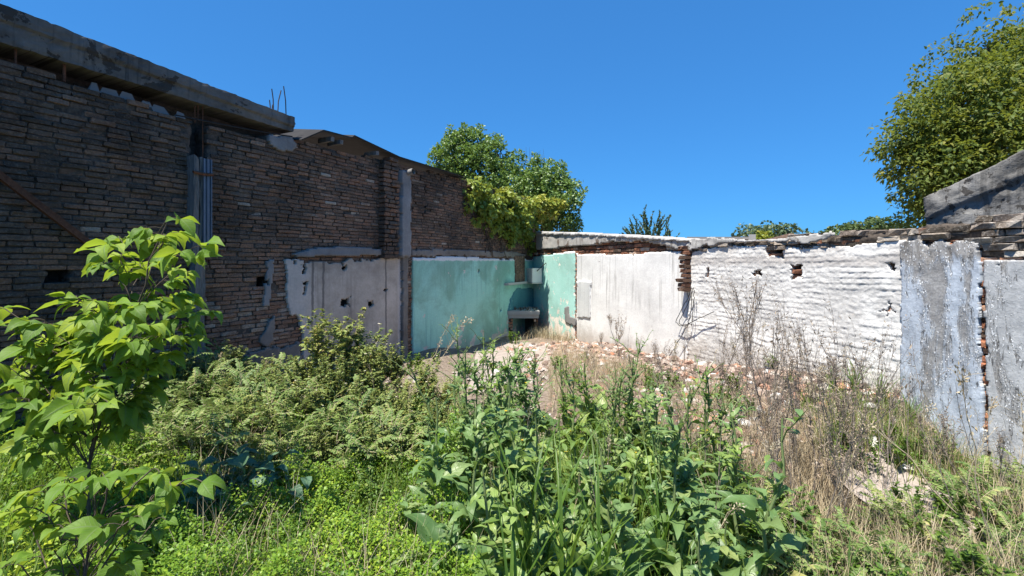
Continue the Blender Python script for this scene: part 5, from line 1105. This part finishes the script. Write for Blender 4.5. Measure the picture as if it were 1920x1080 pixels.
def rubble(P, size, name, label):
    b = MB(); N = len(P); z = gz(P[:, 0], P[:, 1]); s = np.minimum(size[0]*(1-rng.random(N))**-.55, size[1]); kk = rng.integers(len(RT), size=N)
    for i in range(N):
        V, Q = RT[kk[i]]; R = unit(rng.normal(0, 1, (3, 3))); R[1] = unit(np.cross(R[0], R[2])); R[2] = np.cross(R[0], R[1]); sc_ = s[i]*np.array([1, 1, .75])
        b.add((V@R)*sc_+np.array([P[i, 0], P[i, 1], z[i]+s[i]*.25]), Q, (0, 0, rng.random()))
    return tag(b.build(name, M_rub, smooth=False), label, 'rubble', kind='stuff')
m = 7500; s = U(RW.px(1086), RW.px(1700), m); d = .06+rng.random(m)**1.4*2.1; Pr = RW.W(s, 0*s, d)[:, :2]
rubble(Pr, (.010, .06), 'rubble', 'heap of brick and plaster rubble along the foot of the whitewashed wall')
Pr = np.concatenate([area(900, [(850, 9.), (1090, 10.5), (1250, 7.), (1500, 4.8), (1700, 4.2), (1560, 3.8), (1040, 5.3)]), area(160, [(380, 5.9), (560, 6.4), (600, 5.2), (420, 4.6)]), area(260, [(560, 6.3), (760, 7.6), (840, 6.3), (640, 5.5)])])
rubble(Pr, (.009, .05), 'rubble', 'loose stones scattered over the bare ground of the lot')
# single bricks and lumps one can pick out
def lump(name, size, mat, label, cat):
    b = MB(); V, Q = RT[rng.integers(7)]; b.add(V*np.array(size), Q, (0, 0, .8)); o = b.build(name, mat, smooth=False); return tag(o, label, cat)
M_rb = plain_mat('broken_red_brick', (.36, .10, .05), (.52, .19, .10), .95, 25)
M_wl = plain_mat('white_plaster_lump', (.58, .56, .53), (.72, .70, .67), .9, 15)
first = {}
for x, y, kind, s in [(1285, 745, 'r', .07), (1300, 712, 'r', .06), (1150, 668, 'r', .07), (1185, 690, 'r', .05), (1345, 705, 'r', .05), (1370, 770, 'r', .045), (1500, 780, 'r', .045), (560, 700, 'w', .10), (590, 690, 'w', .08), (650, 700, 'w', .12), (672, 695, 'w', .10), (640, 712, 'w', .09), (480, 728, 'w', .07), (1455, 745, 'w', .05), (1410, 790, 'w', .05), (1640, 835, 'w', .06), (1655, 828, 'w', .06), (1395, 800, 'w', .07), (1700, 880, 'w', .05), (1633, 765, 'w', .05), (930, 700, 'w', .07), (505, 790, 'w', .09), (530, 830, 'w', .08), (495, 810, 'w', .06)]:
    X, Y = gpix(x, y); lab = 'broken red brick piece lying on the rubble along the whitewashed wall' if kind == 'r' else ('pale plaster lump lying among the weeds before the grey plaster' if x < 1000 else 'pale plaster lump lying on the rubble along the whitewashed wall')
    if kind not in first:
        first[kind] = lump('brick_piece' if kind == 'r' else 'plaster_lump', (1.1, .7, .5) if kind == 'r' else (1., .8, .55), M_rb if kind == 'r' else M_wl, lab, 'brick' if kind == 'r' else 'lump'); o = first[kind]
    else: o = first[kind].copy(); C.objects.link(o); o['label'] = lab
    o['group'] = 'broken bricks' if kind == 'r' else 'plaster lumps'
    o.location = tuple(g3(X, Y, s*.3)); o.rotation_euler = tuple(rng.normal(0, .3, 2))+(U(0, 6.28),); o.scale = (s,)*3

# bare floor slabs that show between the weeds
M_floor = plain_mat('pinkish_floor', (.24, .20, .17), (.38, .325, .285), .95, 9, bump=.4)
def sheet(poly, name, cell=.07, dz=.02):
    P = poly; x = np.arange(P[:, 0].min()-.2, P[:, 0].max()+.2, cell); y = np.arange(P[:, 1].min()-.2, P[:, 1].max()+.2, cell); X, Y = np.meshgrid(x, y, indexing='ij')
    Z = gz(X, Y)+dz; xc = X[:-1, :-1]+cell/2; yc = Y[:-1, :-1]+cell/2; K = in_poly(xc+.25*(fbm(xc*3, yc*3, seed=91)-.5), yc+.25*(fbm(xc*3, yc*3, seed=92)-.5), P)
    i = np.arange(X.size).reshape(X.shape); q = np.stack([i[:-1, :-1], i[1:, :-1], i[1:, 1:], i[:-1, 1:]], -1)[K]; us, inv = np.unique(q, return_inverse=True)
    b = MB(); b.add(np.stack([X, Y, Z], -1).reshape(-1, 3)[us], inv.reshape(-1, 4), (0, 0, .6)); return tag(b.build(name, M_floor), kind='structure')
for P_ in PATHS: sheet(P_, 'concrete_floor')
# ---------------------------------------------------------------- light, sky, camera
sc = bpy.context.scene
sd = unit(np.array([-.70, -.71, 0])); EL = math.radians(67)
sdir = np.array([sd[0]*math.cos(EL), sd[1]*math.cos(EL), math.sin(EL)])
w = bpy.data.worlds.new('World'); sc.world = w; w.use_nodes = True
nt = w.node_tree; bg = nt.nodes['Background']; sky = nt.nodes.new('ShaderNodeTexSky'); sky.sky_type = 'NISHITA'; sky.sun_disc = False
sky.sun_elevation = EL; sky.sun_rotation = math.atan2(sd[0], sd[1]); sky.air_density = 1.; sky.dust_density = 0.; sky.ozone_density = 3.; sky.altitude = 0
gm = nt.nodes.new('ShaderNodeGamma'); gm.inputs[1].default_value = .52; nt.links.new(sky.outputs[0], gm.inputs[0])   # a clear dry sky: less glare low down
tn = nt.nodes.new('ShaderNodeMix'); tn.data_type = 'RGBA'; tn.blend_type = 'MULTIPLY'; tn.inputs[0].default_value = 1.; tn.inputs[7].default_value = (.25, .86, 1.70, 1); nt.links.new(gm.outputs[0], tn.inputs[6]); nt.links.new(tn.outputs[2], bg.inputs[0])
bg.inputs[1].default_value = .104
ld = bpy.data.lights.new('sun', 'SUN'); ld.energy = 4.6; ld.angle = math.radians(.5); ld.color = (1., .945, .85)
lo = bpy.data.objects.new('sun', ld); C.objects.link(lo); lo.location = (-5, -3, 12); lo.rotation_euler = Vector(-sdir).to_track_quat('-Z', 'Y').to_euler()
cd = bpy.data.cameras.new('camera'); cam = bpy.data.objects.new('camera', cd); C.objects.link(cam); sc.camera = cam
cd.sensor_width = 36; cd.lens = F/1920*36; cd.shift_y = -(540-HZ)/1920; cd.clip_end = 3000; cd.clip_start = .05
cam.location = (0, 0, H); cam.rotation_euler = (math.pi/2, 0, 0)
sc.view_settings.view_transform = 'Standard'; sc.view_settings.look = 'None'; sc.view_settings.exposure = 1.05; sc.view_settings.gamma = 1
sc.cycles.max_bounces = 8; sc.cycles.diffuse_bounces = 4; sc.cycles.transmission_bounces = 4; sc.cycles.use_denoising = True
